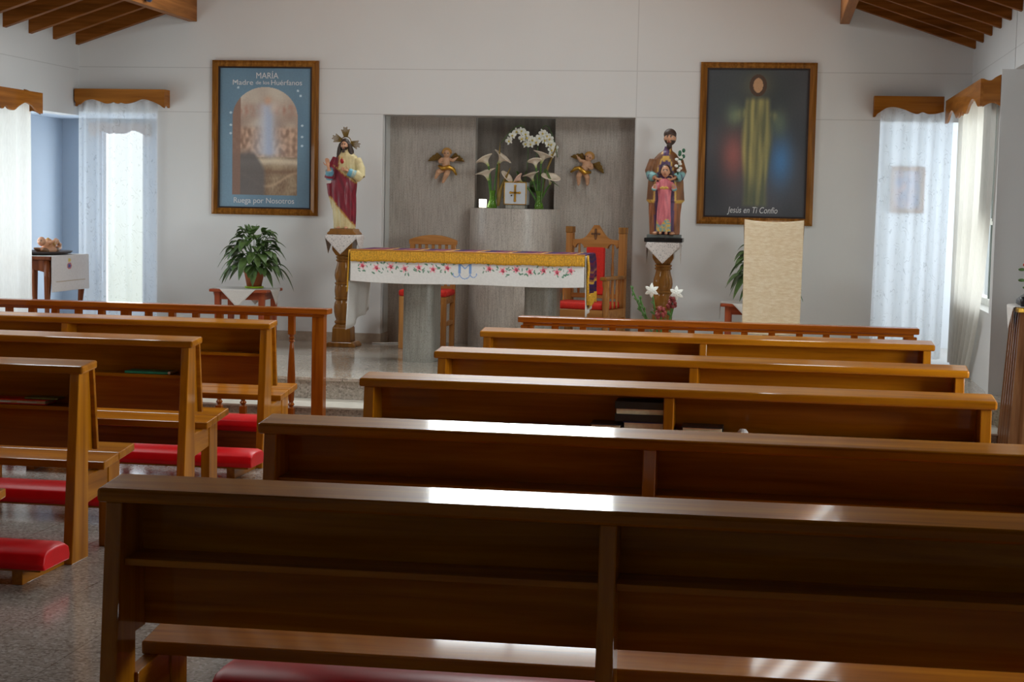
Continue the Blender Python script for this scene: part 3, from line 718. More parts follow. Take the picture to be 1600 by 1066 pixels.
# vases and flowers
def vase(x, y, label):
    t = thing('flower_vase', label, 'vase', (x, y, TZ), group='green glass vases beside the tabernacle')
    b = B(); b.lathe([(.04, 0), (.044, .006), (.04, .03), (.03, .06), (.024, .09), (.024, .12), (.03, .15), (.033, .158), (.029, .156), (.021, .12), (.021, .09), (.027, .06), (.035, .032), (.034, .012)], seg=20)
    b.build('glass_body', VASEG, t, smooth=True)
    b = B(); b.lathe([(.0365, .002), (.042, .008), (.042, .014), (.037, .018)], seg=20); b.build('base_ring', VASEG, t, smooth=True)
    return t
vase(-2.465, 14.57, 'green glass vase left of the tabernacle'); vase(-2.045, 14.55, 'green glass vase right of the tabernacle')
def calla(label, base, bend, top, direction, size, tint=(236, 222, 204)):
    t = thing('calla_lily', label, 'flower', base, group='calla lilies in the two green vases')
    base = Vector(base); top = Vector(top)-base; bend = Vector(bend)-base
    pts = [(1-s)**2*Vector((0, 0, .012))+2*s*(1-s)*bend+s*s*top for s in [k/8 for k in range(9)]]
    b = B(); b.tube(pts, [.0085]*9, 8); b.build('stem', STEMG, t, smooth=True)
    d = Vector(direction).normalized(); a = d.orthogonal().normalized(); e = d.cross(a)
    face = Vector((0, -1, .2)); a = (face-d*face.dot(d)).normalized(); e = d.cross(a)
    b = B()
    def fn(u, v):
        th = 2*PI*u; r = size*(.1+.2*v+.62*v**3.5); l = size*(1.25*v**.8)
        tip = (0.5-0.5*math.cos(th))
        lip = v**3
        l2 = l*(.72+.42*tip*v); r2 = r*(1+.35*lip*tip)
        return top+d*l2+(a*(-math.cos(th))+e*math.sin(th))*r2-d*lip*size*.12*abs(math.sin(th))
    b.grid(24, 12, fn, lambda u, v: mixc(lin((170, 186, 110)), lin(tint), sstep(.05, .55, v)), closeu=True)
    sp_ = b.build('spathe', ATTR, t, smooth=True, colors=True, solid=.003)
    b = B(); b.tube([top+d*size*.1, top+d*size*.75], [size*.06, size*.04], 6); b.build('spadix', GOLDF, sp_, smooth=True)
    return t
VL, VR = (-2.465, 14.57, TZ), (-2.045, 14.55, TZ)
def off(p, dx, dz, dy=0): return (p[0]+dx, p[1]+dy, p[2]+dz)
cl = [('tall cream calla lily bending right above the left vase', VL, (.02, .3), (.045, .39), (.62, -.3, .8), .085),
      ('tall cream calla lily leaning left above the left vase', VL, (-.02, .3), (-.035, .37), (-.5, -.2, .9), .075),
      ('low cream calla lily at the far left of the left vase', VL, (-.015, .15), (-.03, .245), (-.3, -.4, 1), .085),
      ('small cream calla lily facing right beside the tabernacle on the left', VL, (.06, .18), (.1, .245), (.6, -.5, .6), .06),
      ('tall cream calla lily upright in the right vase', VR, (.01, .28), (.015, .4), (.3, -.2, 1), .085),
      ('narrow calla bud at the upper left of the right vase', VR, (-.01, .28), (-.025, .36), (-.2, 0, 1), .06),
      ('low cream calla lily leaning left over the tabernacle', VR, (-.03, .17), (-.055, .245), (-.3, -.4, 1), .07),
      ('half-open pink calla lily reaching left over the tabernacle corner', VR, (-.06, .16), (-.15, .235), (-.8, -.2, .7), .05),
      ('broad white calla lily facing forward at the far right', VR, (.06, .17), (.1, .22), (.2, -.55, .8), .08)]
for k, (lab, V, bd, tp, di, s) in enumerate(cl):
    ox = .006*math.cos(k*2.1); oy = .006*math.sin(k*2.1)
    calla(lab, (V[0]+ox, V[1]+oy, V[2]+.016), off(V, bd[0]+ox, bd[1], oy), off(V, tp[0], tp[1], -.02*(k % 3)), di, s, (238, 200, 180) if 'pink' in lab else (236, 224, 206))
def blade(label, base, pts, w, mat, group):
    t = thing('grass_leaf', label, 'leaf', base, group=group)
    P = [Vector(p)-Vector(base) for p in pts]; b = B(); n = 14
    def at(s):
        k = s*(len(P)-1); i = min(int(k), len(P)-2); return P[i].lerp(P[i+1], k-i)
    def fn(u, v):
        p = at(v); ww = w*(math.sin(PI*min(1, .12+.88*v))**.7+.02); return (p.x+(u-.5)*ww, p.y-.01*math.cos((u-.5)*PI), p.z)
    b.grid(4, n, fn); b.build('blade', mat, t, smooth=True, solid=.0015); return t
GB = 'long leaves among the calla lilies'
blade('pointed yellow leaf standing straight up in the left vase', (-2.415, 14.56, TZ+.02), [(-2.415, 14.56, TZ+.02), (-2.41, 14.56, TZ+.3), (-2.405, 14.57, TZ+.58)], .02, DRY, GB)
blade('brown leaf leaning right from the left vase', (-2.405, 14.555, TZ+.02), [(-2.405, 14.555, TZ+.02), (-2.39, 14.54, TZ+.16), (-2.3, 14.52, TZ+.36)], .03, DRY, GB)
blade('tall wispy yellow leaf leaning right from the right vase', (-2.035, 14.56, TZ+.02), [(-2.035, 14.56, TZ+.02), (-2.0, 14.57, TZ+.3), (-1.9, 14.6, TZ+.58)], .024, DRY, GB)
blade('dark strap leaf drooping to the right edge of the pedestal', (-2.03, 14.54, TZ+.02), [(-2.03, 14.54, TZ+.02), (-1.99, 14.5, TZ+.36), (-1.93, 14.45, TZ+.25), (-1.85, 14.43, TZ+.2)], .022, LEAF, GB)
# orchid behind the box
t = thing('potted_orchid', 'white moth orchid with two arching sprays behind the tabernacle', 'orchid', (-2.23, 14.8, TZ))
b = B(); b.lathe([(.045, 0), (.06, .12), (.063, .125), (.055, .125), (.05, .1)], seg=16); b.build('pot', TERRA, t, smooth=True)
def bez(p, s):
    q = [Vector(x) for x in p]
    while len(q) > 1: q = [q[i].lerp(q[i+1], s) for i in range(len(q)-1)]
    return q[0]
sp = [[(.0, 0, .1), (.06, 0, .4), (.1, -.01, .98), (-.08, -.06, .74), (-.19, -.08, .58)], [(.1, 0, .1), (.12, 0, .5), (.13, -.02, .92), (.25, -.06, .82), (.32, -.08, .46)]]
for q in sp:
    b = B(); b.tube([bez(q, k/20) for k in range(21)], .004, 6); b.build('flower_stem', LEAF, t, smooth=True)
def bloom(c, s, tilt, parent):
    b = B()
    for k in range(5):
        a = PI/2+2*PI*k/5; wide = 1.0 if k in (1, 4) else .72
        def fn(d, q, a=a, wide=wide):
            u = d.x; w = d.z
            return Vector((math.cos(a)*(u+1)*s*.5-math.sin(a)*w*s*.36*wide*(1.25 if k in (1, 4) else 1), d.y*.003-.012*(u+1)*.4, math.sin(a)*(u+1)*s*.5+math.cos(a)*w*s*.36*wide*(1.25 if k in (1, 4) else 1)))
        b.ell((0, 0, 0), (1, 1, 1), 10, 6, fn=fn, col=lin((236, 236, 228)))
    b.ell((0, -.014, -.006), (.008, .01, .01), 8, 6, col=lin((214, 190, 80)))
    o = b.build('bloom', ATTR, parent, smooth=True, colors=True); o.location = c; o.rotation_euler = (rnd.uniform(-.35, .25), rnd.uniform(-.4, .4), tilt); return o
for (px_, py_) in ((780, 218), (785, 210), (791, 204), (798, 203), (804, 207), (800, 214), (808, 213), (815, 216), (806, 223), (813, 223), (822, 219), (826, 213), (831, 205), (837, 210), (834, 216), (842, 214), (845, 222), (840, 223), (849, 229), (845, 232), (846, 239)):
    bloom(((px_-800)/170, -.06-.015*rnd.random(), (324-py_)/176), .039, rnd.uniform(-.5, .5), t)
for (a, dz, ln) in ((2.6, .06, .2), (.4, .05, .2), (3.4, -.02, .17), (-.4, .0, .18), (1.9, .1, .14), (1.2, .1, .14)):
    b = B(); dx = math.cos(a); 
    def fn(u, v):
        r = ln*v; w = .05*math.sin(PI*min(1, .1+.9*v))**.7
        return (dx*r, -.03-.08*v-.02*(abs(u-.5)*2)**2*0, .13+dz*v*2+.05*math.sin(v*PI)+(u-.5)*w)
    b.grid(4, 10, fn); b.build('leaf', LEAF, t, smooth=True, solid=.002)
# ------------------------------------------------------------------ turned pedestals, doilies, statues
def turned_pedestal(label, x, y, group=None):
    t = thing('turned_pedestal', label, 'pedestal', (x, y, ZP), group=group)
    b = B(); b.prism([(-.135, 0), (.135, 0), (.13, .02), (.105, .045), (-.105, .045), (-.13, .02)], 1, -.13, .13); b.build('base_plate', COLW, t, bevel=.006)
    b = B(); b.hexa([(-.084, -.084, .045), (.084, -.084, .045), (.084, .084, .045), (-.084, .084, .045), (-.08, -.08, .165), (.08, -.08, .165), (.08, .08, .165), (-.08, .08, .165)])
    b.hexa([(-.08, -.08, .165), (.08, -.08, .165), (.08, .08, .165), (-.08, .08, .165), (-.06, -.06, .195), (.06, -.06, .195), (.06, .06, .195), (-.06, .06, .195)]); b.build('plinth', COLW, t, bevel=.004)
    pr = [(.055, .19), (.064, .2), (.07, .212), (.064, .224), (.056, .232), (.066, .262), (.073, .3), (.074, .34), (.069, .38), (.06, .402), (.066, .41), (.07, .42), (.064, .43),
          (.067, .445), (.07, .48), (.068, .52), (.063, .535), (.069, .545), (.07, .553), (.06, .562), (.068, .59), (.072, .62), (.068, .66), (.058, .7), (.052, .735), (.062, .745), (.064, .753), (.054, .76), (.062, .772), (.064, .78), (.05, .79), (.05, .8)]
    b = B(); b.lathe([(r_*1.16, z_) for r_, z_ in pr], seg=28); b.build('turned_shaft', COLW, t, auto=35)
    b = B(); b.hexa([(-.06, -.06, .79), (.06, -.06, .79), (.06, .06, .79), (-.06, .06, .79), (-.088, -.088, .84), (.088, -.088, .84), (.088, .088, .84), (-.088, .088, .84)]); b.box(-.088, .088, -.088, .088, .84, .945); b.build('capital', COLW, t, bevel=.004)
    b = B(); b.box(-.128, .128, -.128, .128, .945, .968); b.build('top_plate', COLW, t, bevel=.004)
    return t
turned_pedestal('turned wooden pedestal under the red-robed statue, left of the altar', -3.67, 14.06, 'turned wooden statue pedestals')
turned_pedestal('turned wooden pedestal under the statue of a man with a child', -.905, 14.06, 'turned wooden statue pedestals')
def doily(label, x, y, z, half, D, mat, cat='doily', group=None, hx=None):
    hx = hx or half
    b = B(); n = 40
    def fn(u, v):
        a, c = (u-.5)*2*D, (v-.5)*2*D
        p, q = (a+c)/2*1.0, (c-a)/2*1.0     # rotate the square by 45 degrees
        p *= 1.0; q *= 1.0
        ex, ey = max(0, abs(p)-hx), max(0, abs(q)-half)
        drop = max(ex, ey)
        X = math.copysign(min(abs(p), hx+.004+(.05*ex if ex >= ey else ex)), p); Y = math.copysign(min(abs(q), half+.004+(.05*ey if ey >= ex else ey)), q)
        return (x+X, y+Y, z+.002-drop+(0 if drop else 0))
    b.grid(n, n, fn); o = b.build('doily' if cat == 'doily' else 'table_cloth', mat, smooth=True, solid=.002)
    return tag(o, label, cat, group)
def lace_mat():
    m, nt, bs = new_mat('lace with cutwork')
    v = N(nt, 'ShaderNodeTexVoronoi', feature='DISTANCE_TO_EDGE'); v.inputs['Scale'].default_value = 60
    L(nt, coords(nt, (1, 1, 1)), v.inputs['Vector'])
    L(nt, ramp(nt, v.outputs['Distance'], [(.0, lin((226, 218, 214))), (.12, lin((222, 214, 210))), (.3, lin((186, 178, 176)))]), bs.inputs['Base Color'])
    bs.inputs['Roughness'].default_value = .9; return m
LACEM = lace_mat()
doily('white lace doily hanging under the red-robed statue', -3.67, 14.06, 1.309, .133, .3, LACEM, group='lace doilies on the turned pedestals')
doily('white lace doily hanging under the statue of a man with a child', -.905, 14.06, 1.309, .133, .31, LACEM, group='lace doilies on the turned pedestals')

SKIN = lin((206, 152, 118)); HAIRC = lin((52, 34, 22))
def head(b, c, r, beard, hair, lookx=0.0):
    """an oval head with nose, eyes, brows, mouth and beard painted on"""
    def paint(d):
        if d.y < -.25:
            u, w = d.x-lookx, d.z
            if abs(abs(u)-.33) < .16 and abs(w-.1) < .1: return lin((40, 26, 22)) if abs(abs(u)-.33) < .1 else lin((226, 200, 180))
            if abs(abs(u)-.33) < .2 and .24 < w < .34: return hair
            if abs(u) < .22 and -.48 < w < -.38: return lin((160, 70, 62))
            if beard and (w < -.5 or (w < -.18 and abs(u) > .42) or (abs(u) < .35 and -.36 < w < -.26)): return hair
        elif beard and d.z < -.25: return hair
        return SKIN
    def fn(d, q):
        q = q.copy()
        if d.z < 0: q.x *= 1-.28*d.z*d.z; q.y *= 1-.08*d.z*d.z
        return q
    b.ell(c, r, 28, 20, paint, fn)
    b.ell((c[0]+lookx*r[0], c[1]-r[1]*1.0, c[2]-r[2]*.08), (r[0]*.16, r[1]*.22, r[2]*.26), 8, 6, SKIN)
    for s in (-1, 1): b.ell((c[0]+s*r[0]*.98, c[1]+r[1]*.1, c[2]-.05*r[2]), (r[0]*.12, r[1]*.22, r[2]*.26), 8, 6, SKIN)
    if beard: b.ell((c[0]+lookx*r[0], c[1]-r[1]*.5, c[2]-r[2]*.95), (r[0]*.5, r[1]*.5, r[2]*.4), 10, 8, hair)
def hand(b, wrist, d, palm_n, L_, c=SKIN, curl=.25):
    """palm, five fingers of unequal length and a thumb from the side"""
    w = Vector(wrist); d = Vector(d).normalized(); n = Vector(palm_n); n = (n-d*n.dot(d)).normalized(); s = d.cross(n)
    b.tube([w, w+d*L_*.2, w+d*L_*.5], [L_*.16, L_*.24, L_*.22], 8, c, .5)
    for k, (o, l) in enumerate(((-.18, .42), (-.06, .5), (.06, .47), (.17, .36))):
        p = w+d*L_*.48+s*o*L_
        b.tube([p, p+d*l*L_*.5+n*curl*L_*.1, p+d*l*L_*.9+n*curl*L_*.35], [L_*.065, L_*.06, L_*.045], 6, c)
    p = w+d*L_*.18-s*L_*.2
    b.tube([p, p+(d*.6-s*.7)*L_*.25, p+(d*1.0-s*.6)*L_*.36+n*.1*L_], [L_*.075, L_*.065, L_*.05], 6, c)
def robe(b, rings, paint, folds=9, amp=.06, seg=64, nz_=60, flat=1.0, seed=0):
    zs = [r[0] for r in rings]
    def at(z):
        for i in range(len(rings)-1):
            if z <= rings[i+1][0]:
                t_ = (z-rings[i][0])/(rings[i+1][0]-rings[i][0]); return [rings[i][k]+(rings[i+1][k]-rings[i][k])*t_ for k in range(1, 5)]
        return list(rings[-1][1:])
    z0, z1 = zs[0], zs[-1]
    def fn(u, v):
        z = z0+(z1-z0)*v; cx, cy, rx, ry = at(z); a = 2*PI*u
        k = 1+amp*sstep(z1-.12*(z1-z0), z0+.3*(z1-z0), z)*(math.sin(folds*a+2.2*math.sin(4*v+seed))+.5*math.sin(folds*1.7*a+seed+5*v))
        return (cx+rx*k*math.cos(a), cy+ry*k*math.sin(a), z)
    b.grid(seg, nz_, fn, lambda u, v: paint(*fn(u, v), 2*PI*u), closeu=True)
    n = seg; o = len(b.v)
    b.add([fn(i/n, 0) for i in range(n)], [tuple(range(n-1, -1, -1))], [paint(*fn(i/n, 0), 2*PI*i/n) for i in range(n)])
    b.add([fn(i/n, 1) for i in range(n)], [tuple(range(n))], [paint(*fn(i/n, 1), 2*PI*i/n) for i in range(n)])

# statue in the red mantle
t = thing('statue', 'painted statue of a long-haired man in a red mantle with a rayed brass crown', 'statue', (-3.672, 14.06, 1.313), group='painted statues on pedestals')
b = B(); b.prism([(-.128, 0), (.128, 0), (.128, .012), (.108, .03), (.1, .05), (-.1, .05), (-.108, .03), (-.128, .012)], 1, -.11, .11); b.build('base', plain('gilt brown plaster base', (140, 92, 36), .4, var=.25), t, bevel=.005)
CREAM, MANT, TRIM, BLUEC = lin((222, 206, 156)), lin((150, 22, 46)), lin((190, 140, 60)), lin((104, 168, 190))
def p1(x, y, z, a):
    z -= .02
    hem = .26-(x+.085)*1.15; top = .545-(x+.045)*.75
    edge = -.04+.01*(z-.5)
    red = (hem < z < top) or (z >= top and x < edge and z < .72)
    if y > .02: red = True
    if red:
        if z < hem+.014 or (top-.012 < z < top) or (z >= top and x > edge-.009): return TRIM
        return mixc(MANT, lin((96, 14, 34)), .5+.8*nz(x*38+z*14, y*30, z*7))
    return mixc(CREAM, lin((176, 150, 96)), .25+.6*nz(x*60, y*40, z*10))
b = B()
robe(b, [(.05, .0, 0, .092, .075), (.2, -.002, 0, .1, .08), (.35, -.01, 0, .106, .082), (.46, -.008, 0, .112, .08), (.55, 0, 0, .106, .076), (.62, .012, 0, .1, .07), (.675, .012, 0, .092, .06), (.705, .008, 0, .055, .045), (.735, 0, 0, .028, .028)], p1, 8, .05, seed=1)
head(b, (-.004, -.012, .765), (.034, .04, .05), True, HAIRC, -.08)
def sl(x, y, z): return MANT
b.tube([(-.075, 0, .655), (-.112, -.02, .57), (-.128, -.045, .48)], [.04, .042, .046], 12, mixc(MANT, (.02, 0, .01), .2))
b.tube([(-.125, .0, .44), (-.12, 0, .36), (-.1, .02, .22)], [.04, .034, .02], 10, mixc(MANT, (.02, 0, .01), .25))
b.tube([(-.126, -.05, .475), (-.122, -.075, .525), (-.122, -.09, .552)], [.03, .031, .032], 12, BLUEC)
b.tube([(-.122, -.09, .545), (-.125, -.1, .585)], [.015, .013], 8, SKIN)
hand(b, (-.126, -.1, .58), (-.1, -.1, 1), (0, -1, .1), .085)
b.tube([(.1, 0, .65), (.138, -.015, .57), (.142, -.04, .5)], [.04, .042, .045], 12, CREAM)
b.tube([(.145, -.04, .49), (.11, -.075, .52), (.09, -.085, .525)], [.045, .04, .026], 12, CREAM)
b.tube([(.095, -.082, .522), (.07, -.092, .532), (.052, -.096, .54)], [.037, .036, .034], 12, BLUEC)
hand(b, (.055, -.1, .545), (-1, -.1, .35), (0, 1, 0), .08)
b.ell((-.012, -.078, .632), (.016, .01, .02), 10, 8, lin((170, 24, 26)))
b.ell((-.012, -.078, .66), (.006, .006, .014), 8, 6, lin((214, 150, 60)))
for s in (-1, 1): b.ell((s*.035, -.09, .058), (.018, .034, .012), 10, 6, SKIN)
fig = b.fuse('figure', ATTR, t, .0048, 1)
b = B()
b.ell((-.004, .002, .782), (.042, .046, .048), 18, 12, HAIRC)
for s in (-1, 1):
    b.tube([(s*.036-.004, -.012, .785), (s*.046-.004, -.016, .74), (s*.052, -.02, .69), (s*.058, -.03, .65)], [.014, .018, .022, .012], 10, HAIRC)
    b.tube([(s*.03-.004, .02, .78), (s*.045, .02, .72), (s*.05, .02, .66)], [.02, .026, .02], 10, HAIRC)
bb = b.fuse('hair', ATTR, fig, .005, 1)
b = B()
for a0 in (PI/2+.06, PI-.32, .26-.5):
    for k in range(-3, 4):
        a = a0+k*.105; l = .085-.008*abs(k)+(.012 if k % 2 else 0)
        c, s_ = math.cos(a), math.sin(a); px_, pz_ = -s_, c
        q = lambda r, w: (-.004+c*r+px_*w, .03, .8+s_*r+pz_*w)
        r0, r1 = .04, .04+l
        b.hexa([(q(r0, -.003)[0], .028, q(r0, -.003)[2]), (q(r0, .003)[0], .028, q(r0, .003)[2]), (q(r0, .003)[0], .033, q(r0, .003)[2]), (q(r0, -.003)[0], .033, q(r0, -.003)[2]),
                (q(r1, -.004)[0], .028, q(r1, -.004)[2]), (q(r1, .004)[0], .028, q(r1, .004)[2]), (q(r1, .004)[0], .033, q(r1, .004)[2]), (q(r1, -.004)[0], .033, q(r1, -.004)[2])])
b.tube([(-.004+.045*math.cos(k*PI/10), .03, .8+.045*math.sin(k*PI/10)) for k in range(-3, 14)], .004, 6)
b.build('ray_crown', BRASS, fig)

# statue of the man with the child
t = thing('statue', 'painted statue of a bearded man in brown mantle holding a child in pink', 'statue', (-.905, 14.06, 1.313), group='painted statues on pedestals')
b = B(); b.box(-.16, .16, -.12, .12, 0, .036); b.build('marble_base', BMARB, t, bevel=.006)
b = B(); b.box(-.14, .14, -.105, .105, .036, .064); b.build('base_slab', plain('grey plaster base', (104, 110, 108), .5), t, bevel=.004)
BRN, PURPC, GLD, ORB, TEALC, PINKC = lin((112, 66, 28)), lin((74, 58, 96)), lin((220, 176, 84)), lin((176, 104, 60)), lin((120, 166, 166)), lin((222, 122, 130))
def p2(x, y, z, a):
    side = abs(x) > .082-.055*sstep(.5, .74, z)+.0
    if y > .03 or side:
        if z < .33 and y < .05: return mixc(ORB, BRN, .4+.8*nz(x*40, 1, z*10))
        if .33 <= z < .352: return GLD
        if .7 < z < .735 and y < 0: return BRN
        if abs(abs(x)-(.082-.055*sstep(.5, .74, z))) < .008: return GLD
        return mixc(BRN, lin((150, 96, 44)), .35+.8*nz(x*34, y*20, z*9))
    if .675+.008*math.sin(x*160) < z < .725 and y < 0: return GLD
    return mixc(PURPC, lin((116, 74, 110)), .3+.9*nz(x*70, 3, z*12))
b = B()
robe(b, [(.064, 0, 0, .122, .09), (.2, 0, 0, .125, .09), (.33, 0, 0, .135, .092), (.345, 0, 0, .156, .1), (.5, 0, 0, .15, .095), (.62, 0, 0, .13, .085), (.7, .004, 0, .105, .072), (.745, .008, 0, .07, .055), (.765, .01, 0, .036, .034), (.8, .015, 0, .03, .03)], p2, 10, .045, seed=2)
head(b, (.026, -.015, .868), (.047, .052, .068), True, lin((58, 36, 24)), -.05)
for s in (-1, 1):
    b.tube([(s*.1, -.01, .68), (s*.128, -.04, .59), (s*.115, -.07, .535)], [.045, .048, .038], 12, [BRN]*12+[BRN]*12+[PURPC]*12)
    b.tube([(s*.116, -.07, .54), (s*.1, -.095, .545), (s*.088, -.105, .535)], [.038, .039, .038], 12, TEALC)
    hand(b, (s*.085, -.115, .535), (-s*1, -.1, -.35), (0, 1, 0), .09)
for s in (-1, 1): b.ell((s*.07, -.1, .075), (.026, .042, .014), 10, 6, SKIN)
fig = b.fuse('figure', ATTR, t, .005, 1)
b = B()
def hairfn(d, q):
    return q
b.ell((.026, -.007, .9), (.054, .056, .05), 18, 12, lin((60, 38, 26))); b.ell((.026, .026, .87), (.052, .04, .06), 18, 12, lin((60, 38, 26)))
b.fuse('hair', ATTR, fig, .006, 1)
b = B()
def p3(x, y, z, a):
    if z < .17+.03*math.sin(x*60) and y < 0: return GLD if nz(x*80, 0, z*80) > 0 else TEALC
    return mixc(PINKC, lin((180, 84, 100)), .25+.9*nz(x*60, 2, z*12))
robe(b, [(.09, 0, -.12, .06, .045), (.2, 0, -.12, .058, .042), (.36, 0, -.12, .052, .04), (.46, 0, -.12, .06, .042), (.505, 0, -.12, .052, .035), (.53, 0, -.12, .022, .022)], p3, 7, .06, 48, 40, seed=4)
head(b, (.004, -.128, .588), (.036, .04, .05), False, lin((66, 42, 28)))
for s in (-1, 1):
    b.tube([(s*.048, -.12, .49), (s*.078, -.14, .455), (s*.085, -.165, .44)], [.022, .024, .022], 10, PINKC)
    b.tube([(s*.084, -.16, .44), (s*.082, -.175, .452)], [.024, .023], 10, TEALC)
    hand(b, (s*.08, -.178, .455), (-s*.3, -.3, 1), (0, -1, 0), .045)
    b.tube([(s*.02, -.13, .12), (s*.022, -.135, .085)], [.016, .014], 8, SKIN)
    b.ell((s*.024, -.15, .076), (.014, .026, .011), 8, 6, SKIN)
for k in range(5): b.ell(((k-2)*.016, -.165, .45+.006*(k % 2)), (.008, .006, .008), 6, 5, GLD)
chf = b.fuse('child_figure', ATTR, t, .0045, 1)
b = B(); b.ell((.004, -.108, .602), (.043, .042, .048), 14, 10, lin((62, 40, 28))); b.tube([(-.036, -.11, .6), (-.042, -.115, .56)], [.013, .012], 8, lin((62, 40, 28))); b.tube([(.044, -.11, .6), (.05, -.115, .56)], [.013, .012], 8, lin((62, 40, 28)))
b.fuse('child_hair', ATTR, chf, .005, 1)
b = B(); b.tube([(.1, -.12, .52), (.115, -.12, .66), (.125, -.11, .74)], .006, 6, lin((40, 90, 60)))
for k in range(7): b.ell((.112+.02*math.sin(k*2.3), -.13, .6+.018*k), (.016, .012, .013), 8, 6, lin((232, 228, 220)))
for k in range(5): b.ell((.13+.02*math.sin(k*1.9), -.125, .7+.016*k), (.014, .008, .018), 8, 6, lin((36, 96, 66)))
b.build('lily_sprig', ATTR, t, smooth=True, colors=True)

# cherubs on the granite
def cherub(label, x, z, flip):
    t = thing('cherub_figure', label, 'cherub', (x, 14.8, z), group='gilt cherubs on the niche stone')
    F = flip; SK = lin((204, 158, 124)); GLC = lin((178, 130, 62)); b = B()
    b.ell((0, -.05, .01), (.04, .035, .06), 14, 10, SK); b.ell((.006*F, -.055, -.03), (.04, .036, .04), 14, 10, SK)
    def paint(d):
        if d.y < -.3 and abs(abs(d.x)-.35) < .2 and abs(d.z-.05) < .17: return lin((60, 40, 30))
        return SK
    b.ell((.012*F, -.06, .092), (.034, .036, .038), 18, 14, paint)
    b.ell((.012*F, -.098, .088), (.006, .006, .008), 6, 5, SK)
    b.tube([(-.03*F, -.05, .045), (-.055*F, -.07, .02), (-.04*F, -.1, .005)], [.017, .016, .011], 8, SK)
    hand(b, (-.04*F, -.1, .005), (1*F, -.3, .2), (0, 1, 0), .03, SK)
    b.tube([(.032*F, -.05, .04), (.07*F, -.07, .03), (.1*F, -.08, .05)], [.017, .016, .011], 8, SK)
    hand(b, (.1*F, -.08, .05), (1*F, -.2, .5), (0, -1, 0), .03, SK)
    for (k, p) in enumerate(([(-.02*F, -.05, -.05), (-.06*F, -.09, -.075), (-.085*F, -.07, -.125)], [(.02*F, -.05, -.06), (.015*F, -.095, -.1), (-.015*F, -.075, -.16)])):
        b.tube(p, [.027, .024, .014], 10, SK); q = p[2]; b.ell((q[0], q[1]-.012, q[2]-.006), (.012, .022, .01), 8, 6, SK)
    bd = b.fuse('body', ATTR, t, .0042, 1)
    b = B(); b.ell((.012*F, -.05, .108), (.039, .036, .034), 14, 10, GLC)
    for k in range(9): b.ell((.012*F+.037*math.cos(k*PI/8), -.07, .1+.034*math.sin(k*PI/8)), (.012, .012, .012), 8, 6, GLC)
    b.fuse('curls', ATTR, bd, .004, 0)
    for s in (-1, 1):
        b = B()
        def wing(u, v, s=s):
            r = .03+.125*u; a = (.15+1.0*v)
            return (s*(.02+r*math.cos(a)*.95), -.02-.012*u, .03+r*math.sin(a)*.62*(1-.35*u*(1-v))-.02*u+.005*math.sin(v*22)*u)
        b.grid(14, 24, wing); b.build('wing', BRASS, bd, smooth=True, solid=.008)
    b = B(); b.tube([(-.06*F, -.06, -.02), (-.02*F, -.095, -.045), (.04*F, -.09, -.03), (.075*F, -.06, -.05), (.1*F, -.05, -.1)], [.012, .02, .022, .018, .008], 10); b.build('drape', GOLD, bd, smooth=True)
    return t
cherub('gilt-winged cherub on the niche stone left of the orchid, legs to the left', -2.925, 1.955, 1)
c2 = cherub('gilt-winged cherub on the niche stone right of the orchid, legs to the right', -1.66, 1.945, -1); c2.rotation_euler = (0, .45, 0)

# ------------------------------------------------------------------ chairs
t = thing('armchair', 'carved wooden armchair with red back and seat behind the altar', 'armchair', (-1.56, 14.11, ZP), math.radians(-15))
for s in (-1, 1):
    b = B(); b.box(s*.243-.03, s*.243+.03, .19, .25, 0, 1.03); bp = b.build('back_post', CHAIRW, t, bevel=.004)
    b = B(); b.box(s*.243-.034, s*.243+.034, .186, .254, 1.03, 1.085); b.build('finial', COLW, bp, bevel=.005)
    b = B(); b.lathe([(.026, 0), (.026, .3), (.022, .34), (.03, .36), (.026, .38), (.03, .46), (.026, .55), (.022, .58), (.03, .6), (.03, .645)], s*.272, -.245, 14); b.build('front_leg', CHAIRW, t, auto=40)
    b = B(); b.box(s*.262-.03, s*.262+.03, -.29, .2, .645, .675); b.build('arm_rest', COLW, t, bevel=.008)
    b = B(); b.box(s*.262-.015, s*.262+.015, -.24, .2, .12, .16); b.build('side_stretcher', CHAIRW, t, bevel=.003)
    for k in range(4):
        b = B(); y = -.15+.095*k; b.lathe([(.009, .4), (.013, .44), (.008, .47), (.014, .53), (.008, .59), (.012, .63), (.008, .65)], s*.262, y, 8); b.build('spindle', CHAIRW, t, smooth=True)
    b = B(); b.lathe([(.01, .5), (.014, .58), (.009, .62), (.015, .72), (.009, .8), (.013, .86), (.009, .94)], s*.155, .215, 8); b.build('back_spindle', CHAIRW, t, smooth=True)
b = B(); top = [(-.215, .975)]
for k in range(21):
    x = -.19+.38*k/20; top.append((x, .975+.125*math.exp(-(x/.075)**2)*1.0 if abs(x) > .02 else 1.1))
top.append((.215, .975)); bot = [(.215, .925)]
for k in range(9): a = PI*k/8; bot.append((.15+.04*math.cos(a), .9+.04*math.sin(a)))
bot += [(.09, .905), (-.09, .905)]
for k in range(9): a = PI*k/8; bot.append((-.15+.04*math.cos(a), .9+.04*math.sin(a)))
bot.append((-.215, .925))
b.prism(top+bot, 1, .2, .24); crs = b.build('crest_rail', CHAIRX, t, bevel=.003)
b = B(); b.box(-.01, .01, .194, .201, .99, 1.06); b.box(-.03, .03, .194, .201, 1.017, 1.033)
for x, z in ((-.033, 1.025), (.033, 1.025), (0, 1.062), (0, .985)): b.ell((x, .197, z), (.01, .005, .01), 8, 6)
b.build('carved_cross', plain('carved dark brown', (104, 66, 34), .6), crs)
b = B(); b.box(-.082, .082, .185, .235, .5, .91); b.build('back_cushion', REDC, t, bevel=.012)
